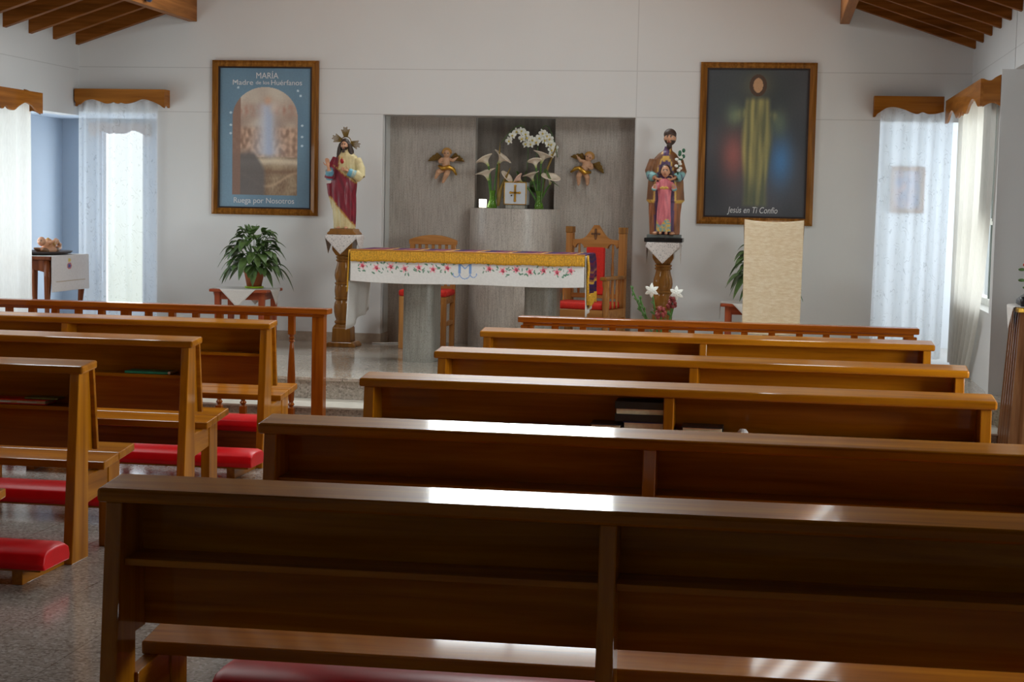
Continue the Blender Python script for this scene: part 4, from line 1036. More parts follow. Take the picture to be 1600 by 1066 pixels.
b = B(); b.box(-.215, .215, .2, .24, .47, .51); b.build('lower_back_rail', CHAIRX, t, bevel=.003)
b = B(); b.box(-.285, .285, -.26, .2, .32, .395); sf = b.build('seat_frame', CHAIRX, t, bevel=.004)
b = B(); b.box(-.255, .255, -.245, .185, .395, .45); b.build('seat_cushion', REDC, sf, bevel=.02)
t = thing('chair', 'plain wooden chair with a curved back and red seat behind the altar', 'chair', (-2.967, 14.24, ZP))
for s in (-1, 1):
    b = B(); b.box(s*.185-.022, s*.185+.022, -.21, -.166, 0, .455); b.build('front_leg', CHAIRW, t, bevel=.003)
    b = B(); b.hexa([(s*.185-.022, .17, 0), (s*.185+.022, .17, 0), (s*.185+.022, .21, 0), (s*.185-.022, .21, 0), (s*.185-.022, .2, .93), (s*.185+.022, .2, .93), (s*.185+.022, .235, .93), (s*.185-.022, .235, .93)]); b.build('back_leg', CHAIRW, t, bevel=.003)
    b = B(); b.box(s*.185-.015, s*.185+.015, -.17, .175, .2, .235); b.build('side_stretcher', CHAIRW, t)
for k in (-2, -1, 0, 1, 2):
    b = B(); b.hexa([(k*.06-.013, .195, .52), (k*.06+.013, .195, .52), (k*.06+.013, .21, .52), (k*.06-.013, .21, .52), (k*.06-.013, .212, .9), (k*.06+.013, .212, .9), (k*.06+.013, .227, .9), (k*.06-.013, .227, .9)]); b.build('back_slat', CHAIRW, t)
b = B(); pt = [(-.215, .895), (.215, .895)]
for k in range(13): x = .215-.43*k/12; pt.append((x, .935+.045*(1-(x/.215)**2)))
b.prism(pt, 1, .195, .24); b.build('crest_rail', CHAIRX, t, bevel=.005)
b = B(); b.box(-.17, .17, .19, .22, .49, .53); b.build('lower_back_rail', CHAIRX, t)
b = B(); b.box(-.2, .2, -.2, .2, .39, .455); sf = b.build('seat_frame', CHAIRX, t, bevel=.003)
b = B(); b.box(-.168, .168, -.195, -.165, .2, .235); b.build('front_stretcher', CHAIRX, t)
b = B(); b.box(-.212, .212, -.218, .18, .455, .51); b.build('seat_cushion', REDC, sf, bevel=.018)

# ------------------------------------------------------------------ plants on their stands
def plant(side, x0, seed):
    nm = 'under the blue poster' if side < 0 else 'behind the cloth-covered lectern'
    t = thing('plant_stand', 'small reddish wooden plant stand '+nm, 'plant stand', (x0, 13.9, ZP), group='wooden plant stands')
    b = B(); b.box(-.255, .255, -.24, .24, .465, .49); b.build('table_top', STANDX, t, bevel=.006)
    for sx in (-1, 1):
        for sy in (-1, 1):
            b = B(); b.hexa([(sx*.195-.022, sy*.175-.022, 0), (sx*.195+.022, sy*.175-.022, 0), (sx*.195+.022, sy*.175+.022, 0), (sx*.195-.022, sy*.175+.022, 0), (sx*.195-.025, sy*.175-.025, .465), (sx*.195+.025, sy*.175-.025, .465), (sx*.195+.025, sy*.175+.025, .465), (sx*.195-.025, sy*.175+.025, .465)])
            b.build('leg', STANDW, t, bevel=.003)
    for sy in (-1, 1):
        b = B(); b.box(-.17, .17, sy*.175-.012, sy*.175+.012, .4, .465); b.build('apron', STANDX, t)
    for sx in (-1, 1):
        b = B(); b.box(sx*.195-.012, sx*.195+.012, -.15, .15, .4, .465); b.build('apron', STANDX, t)
    doily('white cloth hanging in points over the plant stand '+nm, x0, 13.9, ZP+.49, .243, .4, CLOTH, 'cloth', 'cloths on the plant stands', hx=.258)
    p = thing('potted_plant', 'leafy dark green plant in a terracotta pot '+nm, 'plant', (x0+.08, 13.87, ZP+.494), group='potted plants on the stands')
    b = B(); b.lathe([(.062, .012), (.085, .13), (.09, .135), (.09, .155), (.08, .155), (.078, .135)], seg=24); b.build('pot', TERRA, p, smooth=True)
    b = B(); b.lathe([(.06, 0), (.078, .004), (.082, .018), (.075, .018), (.072, .008)], seg=24); b.build('saucer', LIME, p, smooth=True)
    b = B(); b.lathe([(.01, .145), (.076, .14)], seg=16); b.build('soil', plain('potting soil', (50, 36, 26), .9), p)
    rr = random.Random(seed); b = B(); st = B()
    def leaf(base, d0, ln, w, droop):
        d0 = Vector(d0).normalized(); sd = d0.cross(Vector((0, 0, 1)))
        sd = sd.normalized() if sd.length > .05 else Vector((1, 0, 0)); base = Vector(base)
        def fn(u, v):
            q = base+d0*ln*v+Vector((0, 0, -droop*ln*v*v)); ww = w*(math.sin(PI*(.04+.96*v))**.8)*(1.15-.3*v)
            return q+sd*(u-.5)*ww+Vector((0, 0, .12*ww*abs(u-.5)*2))
        b.grid(4, 9, fn)
    for k in range(118):
        a = rr.uniform(0, 2*PI); h = rr.random()
        rad = .03+.17*math.sqrt(rr.random())*(1.1-.55*h); z = .16+.33*h
        base = (math.cos(a)*rad, math.sin(a)*rad*.7, z)
        el = rr.uniform(-.1, .7)+.5*h*h
        d = (math.cos(a)*math.cos(el), math.sin(a)*math.cos(el)*.75, math.sin(el))
        leaf(base, d, rr.uniform(.12, .18)*(1 if h < .8 else .75), rr.uniform(.066, .092), rr.uniform(.75, 1.5)*(1-.35*h))
        if k % 3 == 0: st.tube([(0, 0, .14), (base[0]*.4, base[1]*.4, z*.75), base], [.004, .0035, .003], 5)
    for a in (.2, 1.9, 2.6, 4.2): leaf((-.03+.02*math.cos(a), 0, .45), (.35*math.cos(a)-.1, .2*math.sin(a), 1), .13, .04, .15)
    b.build('foliage', LEAF, p, smooth=True, solid=.0012); st.build('stems', LEAF2, p)
plant(-1, -4.5, 11); plant(1, -.15, 23)

# ------------------------------------------------------------------ lectern with the woven cloth
t = thing('lectern', 'wooden lectern with slanted desk, hidden behind the tan woven cloth', 'lectern', (.005, 12.74, ZP))
b = B(); b.box(-.2, .2, -.14, .2, 0, .05); b.build('foot', COLW, t, bevel=.006)
b = B(); b.box(-.06, .06, -.05, .07, .05, 1.02); b.build('post', COLW, t, bevel=.005)
b = B(); b.hexa([(-.225, -.12, 1.15), (.225, -.12, 1.15), (.225, .25, .98), (-.225, .25, .98), (-.225, -.12, 1.18), (.225, -.12, 1.18), (.225, .25, 1.01), (-.225, .25, 1.01)]); b.build('desk_top', COLW, t, bevel=.004)
b = B(); b.box(-.225, .225, .235, .255, .99, 1.05); b.build('book_stop', COLW, t)
for s in (-1, 1):
    b = B(); b.prism([(-.11, 1.15), (-.11, .95), (.1, .9), (.2, 1.0)], 0, s*.2-.012, s*.2+.012); b.build('side_bracket', COLW, t, bevel=.003)
STRAW = plain('woven straw cloth', (226, 196, 148), .8, var=.06, sc_=40)
def straw_mat():
    m, nt, bs = new_mat('tan handwoven cloth')
    w = N(nt, 'ShaderNodeTexNoise'); w.inputs['Scale'].default_value = 1; w.inputs['Detail'].default_value = 5
    L(nt, coords(nt, (26, 26, 90)), w.inputs['Vector'])
    r = ramp(nt, w.outputs['Fac'], [(.3, lin((222, 196, 158))), (.5, lin((230, 208, 174))), (.7, lin((238, 220, 192)))])
    n2 = N(nt, 'ShaderNodeTexNoise'); n2.inputs['Scale'].default_value = 190; n2.inputs['Detail'].default_value = 2
    L(nt, coords(nt, (1, 1, 1)), n2.inputs['Vector'])
    L(nt, r, bs.inputs['Base Color']); bs.inputs['Roughness'].default_value = .8; bump(nt, bs, n2.outputs['Fac'], .7, .004); return m
b = B()
def lc(u, v):
    s = v*1.2
    sag = .016*(1-(2*u-1)**2)
    if s < .3: y = 12.98-s*1.13; z = ZP+1.014+s*.5
    else: y = 12.606-.01*math.sin((s-.3)*2)+.004*math.sin(u*9+s*3); z = ZP+1.192-(s-.3)*.95
    wd = .219-.006*max(0, s-.3)
    return (.005+(u-.5)*2*wd, y-.004*math.cos(u*PI*2), z-sag*(1 if s > .25 else s*4))
b.grid(40, 90, lc); o = b.build('lectern_cloth', straw_mat(), smooth=True, solid=.004)
tag(o, 'tan handwoven cloth hanging down the front of the lectern', 'cloth')

# ------------------------------------------------------------------ cut flowers behind the right rail
t = thing('floor_vase', 'tall dark vase of cut flowers standing behind the right communion rail', 'vase', (-.76, 11.85, ZP))
b = B(); b.lathe([(.07, 0), (.1, .05), (.11, .14), (.07, .24), (.05, .29), (.06, .32), (.052, .32), (.042, .29), (.06, .24)], seg=24); b.build('vase_body', plain('dark glazed pot', (60, 40, 34), .25), t, smooth=True)
GF = 'cut flowers in the vase behind the right rail'
def cut(label, name, top, mid, head_, c):
    f = thing(name, label, 'flower', (-.76+rnd.uniform(-.02, .02), 11.85+rnd.uniform(-.02, .02), ZP+.1), group=GF)
    o = Vector(f.location); T, M = Vector(top)-o, Vector(mid)-o
    b = B(); b.tube([bez([(0, 0, 0), (0, 0, .15), M, T], k/10) for k in range(11)], .006, 7); b.build('stem', STEMG, f, smooth=True)
    b = B()
    for k in range(3):
        q = bez([(0, 0, 0), (0, 0, .15), M, T], .6+.12*k); a = k*2.2
        b.grid(3, 6, lambda u, v: (q.x+math.cos(a)*.07*v, q.y+math.sin(a)*.04*v-.01, q.z+.05*v-.03*v*v+(u-.5)*.02*math.sin(PI*(.1+.9*v))))
    b.build('leaves', LEAF2, f, smooth=True, solid=.001)
    if head_ == 'lily':
        b = B()
        for k in range(6):
            a = PI/6+k*PI/3; dx, dz = math.cos(a), math.sin(a)
            b.grid(3, 8, lambda u, v: (T.x+dx*.054*v-dz*(u-.5)*.028*math.sin(PI*(.12+.88*v)), T.y-.05+.03*v*v-.03*(1-v)*0, T.z+dz*.054*v+dx*(u-.5)*.028*math.sin(PI*(.12+.88*v))))
        b.build('petals', c, f, smooth=True, solid=.002)
    elif head_ == 'puff':
        b = B()
        for k in range(16): b.ell((T.x+rnd.uniform(-.03, .03), T.y+rnd.uniform(-.03, .01), T.z+rnd.uniform(-.035, .035)), (.014, .012, .014), 8, 6)
        b.build('blossoms', c, f, smooth=True)
    else:
        b = B()
        for k in range(5): q = bez([(0, 0, 0), (0, 0, .15), M, T], .7+.07*k); b.ell((q.x+.01*(-1)**k, q.y-.008, q.z), (.006, .006, .013), 8, 6)
        b.build('buds', c, f, smooth=True)
cut('white star-shaped lily in front of the turned pedestal on its left', 'lily', (-.835, 11.8, 1.015), (-.8, 11.85, .8), 'lily', PETALW)
cut('white star-shaped lily in front of the turned pedestal on its right', 'lily', (-.66, 11.8, 1.0), (-.7, 11.85, .8), 'lily', PETALW)
cut('dark red flower head below the right-hand white lily', 'carnation', (-.69, 11.78, .935), (-.7, 11.85, .75), 'puff', plain('dark red petals', (120, 34, 30), .6, var=.3))
cut('dark red flower low in the middle of the vase', 'carnation', (-.765, 11.76, .86), (-.76, 11.83, .7), 'puff', plain('brick red petals', (134, 46, 40), .6, var=.3))
cut('long green flower stalk with buds leaning far left', 'gladiolus', (-.99, 11.85, 1.04), (-.9, 11.85, .82), 'bud', STEMG)
cut('green flower stalk with buds leaning left, lower of the two', 'gladiolus', (-.93, 11.86, .97), (-.86, 11.85, .78), 'bud', STEMG)
# ------------------------------------------------------------------ framed pictures
def framed(label, X0, X1, Z0, Z1, ix0, ix1, iz0, iz1, paint):
    cx = (X0+X1)/2
    t = thing('framed_picture', label, 'picture', (cx, YB, Z0))
    b = B()
    o = [(X0-cx, 0), (X1-cx, 0), (X1-cx, Z1-Z0), (X0-cx, Z1-Z0)]; i_ = [(ix0-cx-.012, iz0-Z0-.012), (ix1-cx+.012, iz0-Z0-.012), (ix1-cx+.012, iz1-Z0+.012), (ix0-cx-.012, iz1-Z0+.012)]
    for k in range(4):
        q = (k+1) % 4; a, c, d, e = o[k], o[q], i_[q], i_[k]
        m1 = ((a[0]*.6+e[0]*.4), (a[1]*.6+e[1]*.4)); m2 = ((c[0]*.6+d[0]*.4), (c[1]*.6+d[1]*.4))
        b.add([(a[0], -.003, a[1]), (c[0], -.003, c[1]), (d[0], -.003, d[1]), (e[0], -.003, e[1]), (a[0], -.03, a[1]), (c[0], -.03, c[1]), (m2[0], -.045, m2[1]), (m1[0], -.045, m1[1]), (d[0], -.028, d[1]), (e[0], -.028, e[1])],
              [(4, 5, 6, 7), (7, 6, 8, 9), (0, 1, 5, 4), (3, 2, 1, 0), (9, 8, 2, 3)])
    fr = b.build('frame', FRAMEW, t)
    b = B()
    for x0, x1, z0, z1 in ((ix0-.014, ix1+.014, iz1, iz1+.014), (ix0-.014, ix1+.014, iz0-.014, iz0), (ix0-.014, ix0, iz0, iz1), (ix1, ix1+.014, iz0, iz1)): b.box(x0-cx, x1-cx, -.03, -.006, z0-Z0, z1-Z0)
    b.build('inner_lip', plain('dark frame lip', (40, 22, 14), .4), fr)
    b = B(); W, H = ix1-ix0, iz1-iz0
    b.grid(168, 248, lambda u, v: (ix0-cx+W*u, -.016, iz0-Z0+H*v), lambda u, v: lin(tuple(min(250, x*1.12+10) for x in paint(u, v))))  # print colours lifted evenly, partly as a painted veil of glare
    sheet = b.build('printed_sheet', PRINT, t, colors=True)
    return sheet, ix0-cx, iz0-Z0, W, H
def gau(x, s): return math.exp(-(x/s)**2)
def poster(u, v):
    c = mixc((84, 112, 134), (104, 138, 160), .5+.5*nz(u*3, v*3)); c = mixc(c, (122, 148, 166), .5*(1-u)*(1-v))  # paler towards the lower left: gloss glare painted into the poster
    for (sx, sy) in ((.86, .84), (.89, .805), (.12, .68), (.12, .59), (.12, .53), (.91, .59), (.91, .51), (.91, .445), (.17, .9), (.2, .86)):
        d = math.hypot((u-sx)*.66, v-sy)
        if d < .009: c = (176, 196, 206)
    ar = .36; cy = .645; dx = u-.5
    inside = abs(dx) < ar and .085 < v and (v < cy or ((dx/ar)**2+((v-cy)/.22)**2 < 1))
    if inside:
        n1 = nz(u*7, v*9, 1); n2 = nz(u*26, v*24, 5); n3 = nz(u*60, v*46, 9)
        c = mixc((186, 172, 156), (150, 128, 116), .5+.9*n1)                        # cloudy sky
        if v > .62: c = mixc(c, (196, 190, 178), sstep(.62, .8, v)*.6)
        c = mixc(c, (164, 120, 104), .7*gau(v-.70, .045)*(.6+n2))                  # rosy band
        if .33 < v < .6: c = mixc(c, mixc((132, 100, 82), (196, 162, 138), .5+1.4*n2), .85*sstep(.33, .38, v)*(1-sstep(.55, .6, v)))   # crowd-like mottling
        if v < .36: c = mixc((158, 138, 112), (120, 96, 76), .5+n1+.5*n3)
        c = mixc(c, (206, 194, 172), .9*gau(v-(.335-.04*abs(u-.6)), .028))           # pale step
        c = mixc(c, (112, 84, 66), .7*gau(v-.255, .018)); c = mixc(c, (196, 168, 138), .5*gau(v-(.2+.05*math.sin(u*9)), .012))
        w = .095+.05*sstep(.7, .35, v)                                              # pale blue-white upright form
        f = gau(u-(.52+.03*(.6-v)), w)*sstep(.34, .4, v)*(1-sstep(.72, .78, v))
        c = mixc(c, (186, 192, 206), .95*f); c = mixc(c, (148, 166, 196), .6*f*gau(u-.55, .05))
        c = mixc(c, (196, 156, 130), .9*gau(math.hypot((u-.53)*.7, v-.765), .03)); c = mixc(c, (206, 190, 176), .7*gau(math.hypot((u-.6)*.7, v-.72), .04))
        g = sstep(.3, .17, u-.0*v) if 0 else 0
        dk = (1-sstep(.2, .26, abs(u-.27)*1.0+.12*sstep(.25, .42, v)))*(1-sstep(.37, .42, v))
        c = mixc(c, (94, 90, 90), .9*dk); c = mixc(c, (150, 128, 112), .9*gau(math.hypot((u-.25)*.7, v-.41), .022))
        if u < .5-ar+.09-.0*v and v < .9: c = mixc(c, (128, 98, 84), .85)
    return c
t, lx, lz, W, H = framed('framed blue poster with an arched pale scene and white lettering', -5.018, -4.034, 1.463, 2.838, -4.946, -4.108, 1.534, 2.77, poster)
def line(txt, x0, x1, zc, size, **k):
    o = words(txt, size, LETTER, t, (0, 0, 0), **k)
    xs = [v.co.x for v in o.data.vertices]; zs = [v.co.z for v in o.data.vertices]
    s = (x1-x0)/(max(xs)-min(xs)); o.scale = (s, 1, 1)
    o.location = ((x0+x1)/2-s*(max(xs)+min(xs))/2, -.018, zc)
fx = lambda f: lx+W*f
line('MARÍA', fx(.4), fx(.645), lz+H*.945, .075)
line('Madre', fx(.14), fx(.365), lz+H*.896, .066); line('de los', fx(.395), fx(.545), lz+H*.896, .046); line('Huérfanos', fx(.565), fx(.905), lz+H*.896, .066)
line('Ruega por Nosotros', fx(.16), fx(.83), lz+H*.045, .07)
def robed(u, v):
    c = mixc((52, 56, 62), (76, 76, 82), .5+.8*nz(u*3, v*3, 2)); c = mixc(c, (40, 52, 50), .5*gau(math.hypot((u-.45)*.6, v-.8), .3))
    rw = .12+.12*sstep(.75, .2, v)*0
    # soft washes of colour either side of a pale upright form
    c = mixc(c, (168, 92, 86), .75*gau(math.hypot((u-.27)*.8, (v-.42)*.62), .1)); c = mixc(c, (70, 126, 184), .8*gau(math.hypot((u-.75)*.8, (v-.38)*.6), .1))
    x = u-.5
    body = (1-sstep(.1, .16, abs(x)+.02*math.sin(v*9)))*sstep(.05, .09, v)*(1-sstep(.78, .83, v)); sh = (1-sstep(.2, .27, abs(u-.47)))*sstep(.62, .7, v)*(1-sstep(.74-.3*abs(u-.47), .8-.3*abs(u-.47), v))
    rb = mixc((168, 156, 92), (96, 98, 68), .5+.9*nz(u*30, v*4, 7)+.3*math.sin(u*80)); rb = mixc(rb, (70, 82, 72), sstep(.34, .12, v)*.5)
    c = mixc(c, rb, .85*max(body, sh*.8))
    sl = gau(math.hypot((u-.27)*.9, v-.69), .075); c = mixc(c, (104, 120, 98), .8*sl); c = mixc(c, (96, 114, 92), .7*gau(math.hypot((u-.72)*.9, (v-.64)*.8), .07))
    c = mixc(c, (120, 112, 70), .45*gau(math.hypot((u-.5)*.66, v-.9), .085)); hr = math.hypot((u-.5)*.66, (v-.9)*.8)
    if math.hypot((u-.5)*.66/.058, (v-.895)/.075) < 1: c = (66, 46, 34)
    if math.hypot((u-.5)*.66/.032, (v-.895)/.05) < 1: c = (172, 132, 96)
    return c
t, lx, lz, W, H = framed('framed dark picture of a pale robed figure with red and blue washes', -.657, .327, 1.47, 2.852, -.587, .253, 1.544, 2.79, robed)
line('Jesús en Ti Confío', lx+W*.225, lx+W*.735, lz+H*.04, .075, shear=.22)

# ------------------------------------------------------------------ pelmets and curtains
SC = [(0, .62), (.05, .84), (.12, .62), (.2, .56), (.28, .66), (.35, .77), (.4, .75), (.43, .7), (.48, .77), (.515, .72), (.57, .77), (.65, .7), (.76, .52), (.88, .66), (.95, .82), (1, .98)]
SC2 = [(0, .9), (.06, .86), (.14, .6), (.22, .52), (.3, .7), (.36, .9), (.42, .88), (.46, .76), (.5, .9), (.54, .76), (.58, .88), (.64, .9), (.7, .7), (.78, .52), (.86, .6), (.94, .86), (1, .9)]
def dense(sc_, n=6):
    out = []
    for i in range(len(sc_)-1):
        for k in range(n):
            t_ = k/n; m0 = (sc_[min(i+1, len(sc_)-1)][1]-sc_[max(i-1, 0)][1])/2; m1 = (sc_[min(i+2, len(sc_)-1)][1]-sc_[i][1])/2; a, c = sc_[i][1], sc_[i+1][1]
            h = (2*t_**3-3*t_**2+1)*a+(t_**3-2*t_**2+t_)*m0+(-2*t_**3+3*t_**2)*c+(t_**3-t_**2)*m1
            out.append((sc_[i][0]+(sc_[i+1][0]-sc_[i][0])*t_, h))
    return out+[sc_[-1]]
def pelmet(label, axis, a0, a1, face, back, z0, z1, prof, mat, endmat, ends):
    t = thing('window_pelmet', label, 'pelmet', group='scalloped wooden pelmets')
    D = dense(prof); b = B(); n = len(D); H = z1-z0; s = .02 if back > face else -.02
    def P(a, d, z): return (a, d, z) if axis == 0 else (d, a, z)
    for i in range(n-1):
        (u0, h0), (u1, h1) = D[i], D[i+1]; A0, A1 = a0+(a1-a0)*u0, a0+(a1-a0)*u1
        b.hexa([P(A0, face, z1-h0*H), P(A1, face, z1-h1*H), P(A1, face+s, z1-h1*H), P(A0, face+s, z1-h0*H), P(A0, face, z1), P(A1, face, z1), P(A1, face+s, z1), P(A0, face+s, z1)])
    me = b.build('front_board', mat, t)
    bm = bmesh.new(); bm.from_mesh(me.data); bmesh.ops.remove_doubles(bm, verts=bm.verts, dist=1e-5)
    seen = {}; kill = []
    for f in bm.faces: seen.setdefault(tuple(sorted(v.index for v in f.verts)), []).append(f)
    for fs in seen.values():
        if len(fs) > 1: kill += fs
    bmesh.ops.delete(bm, geom=kill, context='FACES'); bmesh.ops.recalc_face_normals(bm, faces=bm.faces); bm.to_mesh(me.data); bm.free()
    for e in ends:
        b = B(); E0, E1 = (e-.0, e+.022) if e <= (a0+a1)/2 else (e-.022, e)
        m = 10
        for k in range(m):
            f0, f1 = k/m, (k+1)/m; hh = lambda f: .93-.14*math.sin(PI*f)
            d0, d1 = face+s+(back-face-s)*f0, face+s+(back-face-s)*f1
            zt = lambda f: z1+.0+.03*(1 if endmat is PEL_X else 0)*sstep(.35, 1, f)-.012*math.sin(PI*min(1, f*1.6))*(1 if endmat is PEL_X else 0)
            b.hexa([P(E0, d0, z1-hh(f0)*H), P(E1, d0, z1-hh(f0)*H), P(E1, d1, z1-hh(f1)*H), P(E0, d1, z1-hh(f1)*H), P(E0, d0, zt(f0)), P(E1, d0, zt(f0)), P(E1, d1, zt(f1)), P(E0, d1, zt(f1))])
        b.build('end_board', endmat, t)
    b = B(); p, q = P(a0+.02, min(face, back)+.02, z1-.06), P(a1-.02, max(face, back)-.005, z1-.045); b.box(p[0], q[0], p[1], q[1], p[2], q[2]); b.build('top_board', mat, t)
    return t
pelmet('scalloped wooden pelmet over the left sheer curtain of the back wall', 0, -6.275, -5.425, 14.36, YB, 2.395, 2.565, SC, PEL_X, PEL_Y, (-6.275, -5.425))
pelmet('scalloped wooden pelmet over the right sheer curtain of the back wall', 0, .8, 1.372, 14.36, YB, 2.39, 2.572, [(0, .98), (.06, .8), (.18, .55), (.3, .5), (.45, .62), (.58, .78), (.64, .8), (.7, .72), (.78, .8), (.9, .78), (1, .7)], PEL_X, PEL_Y, (.8,))
pelmet('scalloped wooden pelmet on the left side wall at the picture edge', 1, 11.9, 13.385, -6.13, XL, 2.265, 2.458, SC2, PEL_Y, PEL_X, (11.9, 13.385))
pelmet('long scalloped wooden pelmet on the right side wall', 1, 11.965, 14.355, 1.383, 1.53, 2.325, 2.535, SC2, PEL_Y, PEL_X, (11.965,))
pelmet('scalloped wooden pelmet of the window seen through the left sheer', 0, -6.78, -6.17, 15.86, 16.0, 2.19, 2.33, SC, PEL_X, PEL_Y, (-6.78, -6.17))
def curtain(label, mat, fn, nu=160, nv=40, group='white window curtains'):
    b = B(); b.grid(nu, nv, fn); o = b.build('curtain', mat, smooth=True); return tag(o, label, 'curtain', group)
def fold(u, k, ph=0): return math.sin(u*k+ph+1.3*math.sin(u*5+ph))
curtain('patterned white sheer curtain on the left of the back wall', SHEER, lambda u, v: (-6.262+.74*u, 14.425+.028*fold(u, 34), 2.47-2.1*v))
curtain('patterned white sheer curtain on the right of the back wall', SHEER, lambda u, v: (.862-.025*v*(1-u)+(.6-.03*v)*u, 14.425+.03*fold(u, 30, 2), 2.47-2.1*v))
curtain('plain white curtain on the left side wall at the picture edge', SHEER2, lambda u, v: (-6.215+.03*fold(u, 30, 1), 12.05+(1.33+.02*v)*u, 2.42-2.05*v))
curtain('plain white curtain gathered under the long right pelmet', SHEER2, lambda u, v: (1.5+.02*fold(u, 40, 3)*(1+.3*v), 14.34-(2.355-1.1*v**3)*(1-u), 2.46-2.1*v))
# small picture in the room behind the right sheer
t = thing('framed_picture', 'small framed picture seen dimly through the right sheer curtain', 'picture', (1.225, 16.0, 1.6))
b = B()
for x0, x1, z0, z1 in ((-.155, .155, 0, .04), (-.155, .155, .39, .43), (-.155, -.115, .04, .39), (.115, .155, .04, .39)): b.box(x0, x1, -.03, -.002, z0, z1)
b.build('frame', FRAMEW, t, bevel=.003)
b = B(); b.grid(20, 30, lambda u, v: (-.118+.236*u, -.012, .035+.36*v), lambda u, v: lin(mixc((96, 116, 160), (190, 150, 150), .5+nz(u*4, v*5, 3)))); b.build('printed_sheet', PRINT, t, colors=True)

# ------------------------------------------------------------------ table with the reclining child figure, left bay
t = thing('side_table', 'dark wooden side table with curved legs in the left bay', 'table', (-6.36, 13.84, ZP))
b = B(); b.box(-.27, .27, -.4, .4, .705, .735); b.build('table_top', DARKW, t, bevel=.008)
b = B(); ap = [(-.235, .705), (.235, .705), (.235, .6)]
for k in range(9): x = .2-.4*k/8; ap.append((x, .6+.03*math.sin(PI*k/8)))
ap.append((-.235, .6)); b.prism(ap, 1, -.37, -.345); b.prism(ap, 1, .345, .37); b.box(.21, .235, -.345, .345, .6, .705); b.box(-.235, -.21, -.345, .345, .6, .705); b.build('apron', DARKW, t, bevel=.003)
for sx in (-1, 1):
    for sy in (-1, 1):
        b = B(); b.tube([(sx*.222, sy*.355, .7), (sx*.23, sy*.362, .55), (sx*.215, sy*.345, .3), (sx*.21, sy*.34, .1), (sx*.23, sy*.36, .0)], [.032, .034, .022, .018, .024], 10); b.build('leg', DARKW, t, smooth=True)
tc = thing('table_cloth', 'white embroidered cloth hanging over the end of the side table', 'cloth', (-6.36, 13.84, ZP+.737))
def badge(u, v):
    c = lin((214, 208, 208)); y = u; z = v
    if abs(z-.72) < .012 and .1 < y < .9: return lin((170, 150, 120))
    d = math.hypot((y-.47)*1.6, (z-.3)*1.0)
    if d < .1: return lin((190, 120, 120)) if d > .06 else lin((96, 96, 150))
    if math.hypot((y-.47)*1.6, (z-.14)) < .06: return lin((220, 190, 110))
    return c
b = B(); b.grid(70, 50, lambda u, v: (.276+.006*math.sin(u*8)*v, -.39+.78*u, .003-.31*v), badge); b.build('side_drop', WOVEN, tc, smooth=True, colors=True, solid=.002)
b = B(); b.box(-.26, .277, -.39, .39, .0, .003); b.build('top_panel', CLOTH, tc)
t = thing('wooden_tray', 'dark oval wooden tray on the side table under the child figure', 'tray', (-6.33, 13.84, ZP+.741))
b = B(); b.lathe([(.16, 0), (.22, .012), (.235, .03), (.225, .03), (.2, .015), (.05, .012)], seg=32, sx=.92, sy=1.55); b.build('tray_body', plain('dark rough tray', (58, 48, 46), .6, var=.3), t, smooth=True)
t = thing('child_figurine', 'small reclining child figurine in a brown wrap on the dark tray', 'figurine', (-6.3, 13.8, ZP+.757))
b = B(); BW = lin((120, 80, 44)); SK2 = lin((206, 150, 110))
b.tube([(.02, -.26, .045), (.02, -.12, .02), (.02, .1, .02), (.02, .24, .04)], [.012, .05, .06, .03], 12, BW, .6)
head(b, (.02, -.12, .1), (.036, .038, .042), False, lin((110, 66, 36)))
b.ell((.02, .0, .07), (.045, .08, .04), 14, 10, SK2)
for s in (-1, 1):
    b.tube([(.02+s*.03, .05, .065), (.02+s*.035, .12, .1), (.02+s*.03, .19, .06)], [.024, .022, .014], 8, SK2); b.ell((.02+s*.03, .205, .066), (.012, .016, .018), 8, 6, SK2)
    b.tube([(.02+s*.04, -.05, .085), (.02+s*.07, -.02, .1), (.02+s*.06, .03, .12)], [.016, .015, .011], 8, SK2); hand(b, (.02+s*.06, .03, .12), (0, 1, .4), (0, 0, -1), .035, SK2)
b.tube([(-.03, -.01, .085), (.02, .01, .115), (.075, .03, .08)], [.014, .02, .014], 8, lin((196, 150, 70)))
b.fuse('figure', ATTR, t, .0055, 1)

# ------------------------------------------------------------------ third statue at the right edge of the picture
t = thing('fluted_pedestal', 'tapered fluted wooden pedestal standing at the right edge of the picture', 'pedestal', (1.735, 10.8, 0))
b = B(); n = 10
def edge(h, z):
    out = []
    for sx, sy in ((0, -1), (1, 0), (0, 1), (-1, 0)):
        for k in range(n*2):
            f = k/(n*2)*2-1; d = .012 if (k % 4 in (1, 2)) else 0
            if sx == 0: out.append((f*h*(-sy), sy*(h-d), z) if True else 0)
            else: out.append((sx*(h-d), f*h*sx, z))
    return out
r0, r1 = edge(.265, .06), edge(.215, 1.0); m = len(r0); b.add(r0+r1, [(i, (i+1) % m, m+(i+1) % m, m+i) for i in range(m)]+[tuple(range(m-1, -1, -1)), tuple(range(m, 2*m))])
b.build('fluted_body', wood('fluted pedestal wood', (92, 56, 32), (120, 78, 48), (140, 96, 62), 2, rough=.4, coat=.3), t)
b = B(); b.box(-.285, .285, -.285, .285, 0, .06); b.build('base_plate', COLW, t, bevel=.008)
b = B(); b.box(-.235, .235, -.235, .235, 1.0, 1.03); b.build('top_plate', GOLD, t, bevel=.006)
doily('white cloth over the fluted pedestal at the right edge', 1.735, 10.8, 1.031, .245, .4, CLOTH, 'cloth')
t = thing('statue', 'statue with a golden rayed halo, cut off by the right edge', 'statue', (1.74, 10.8, 1.036), group='painted statues on pedestals')
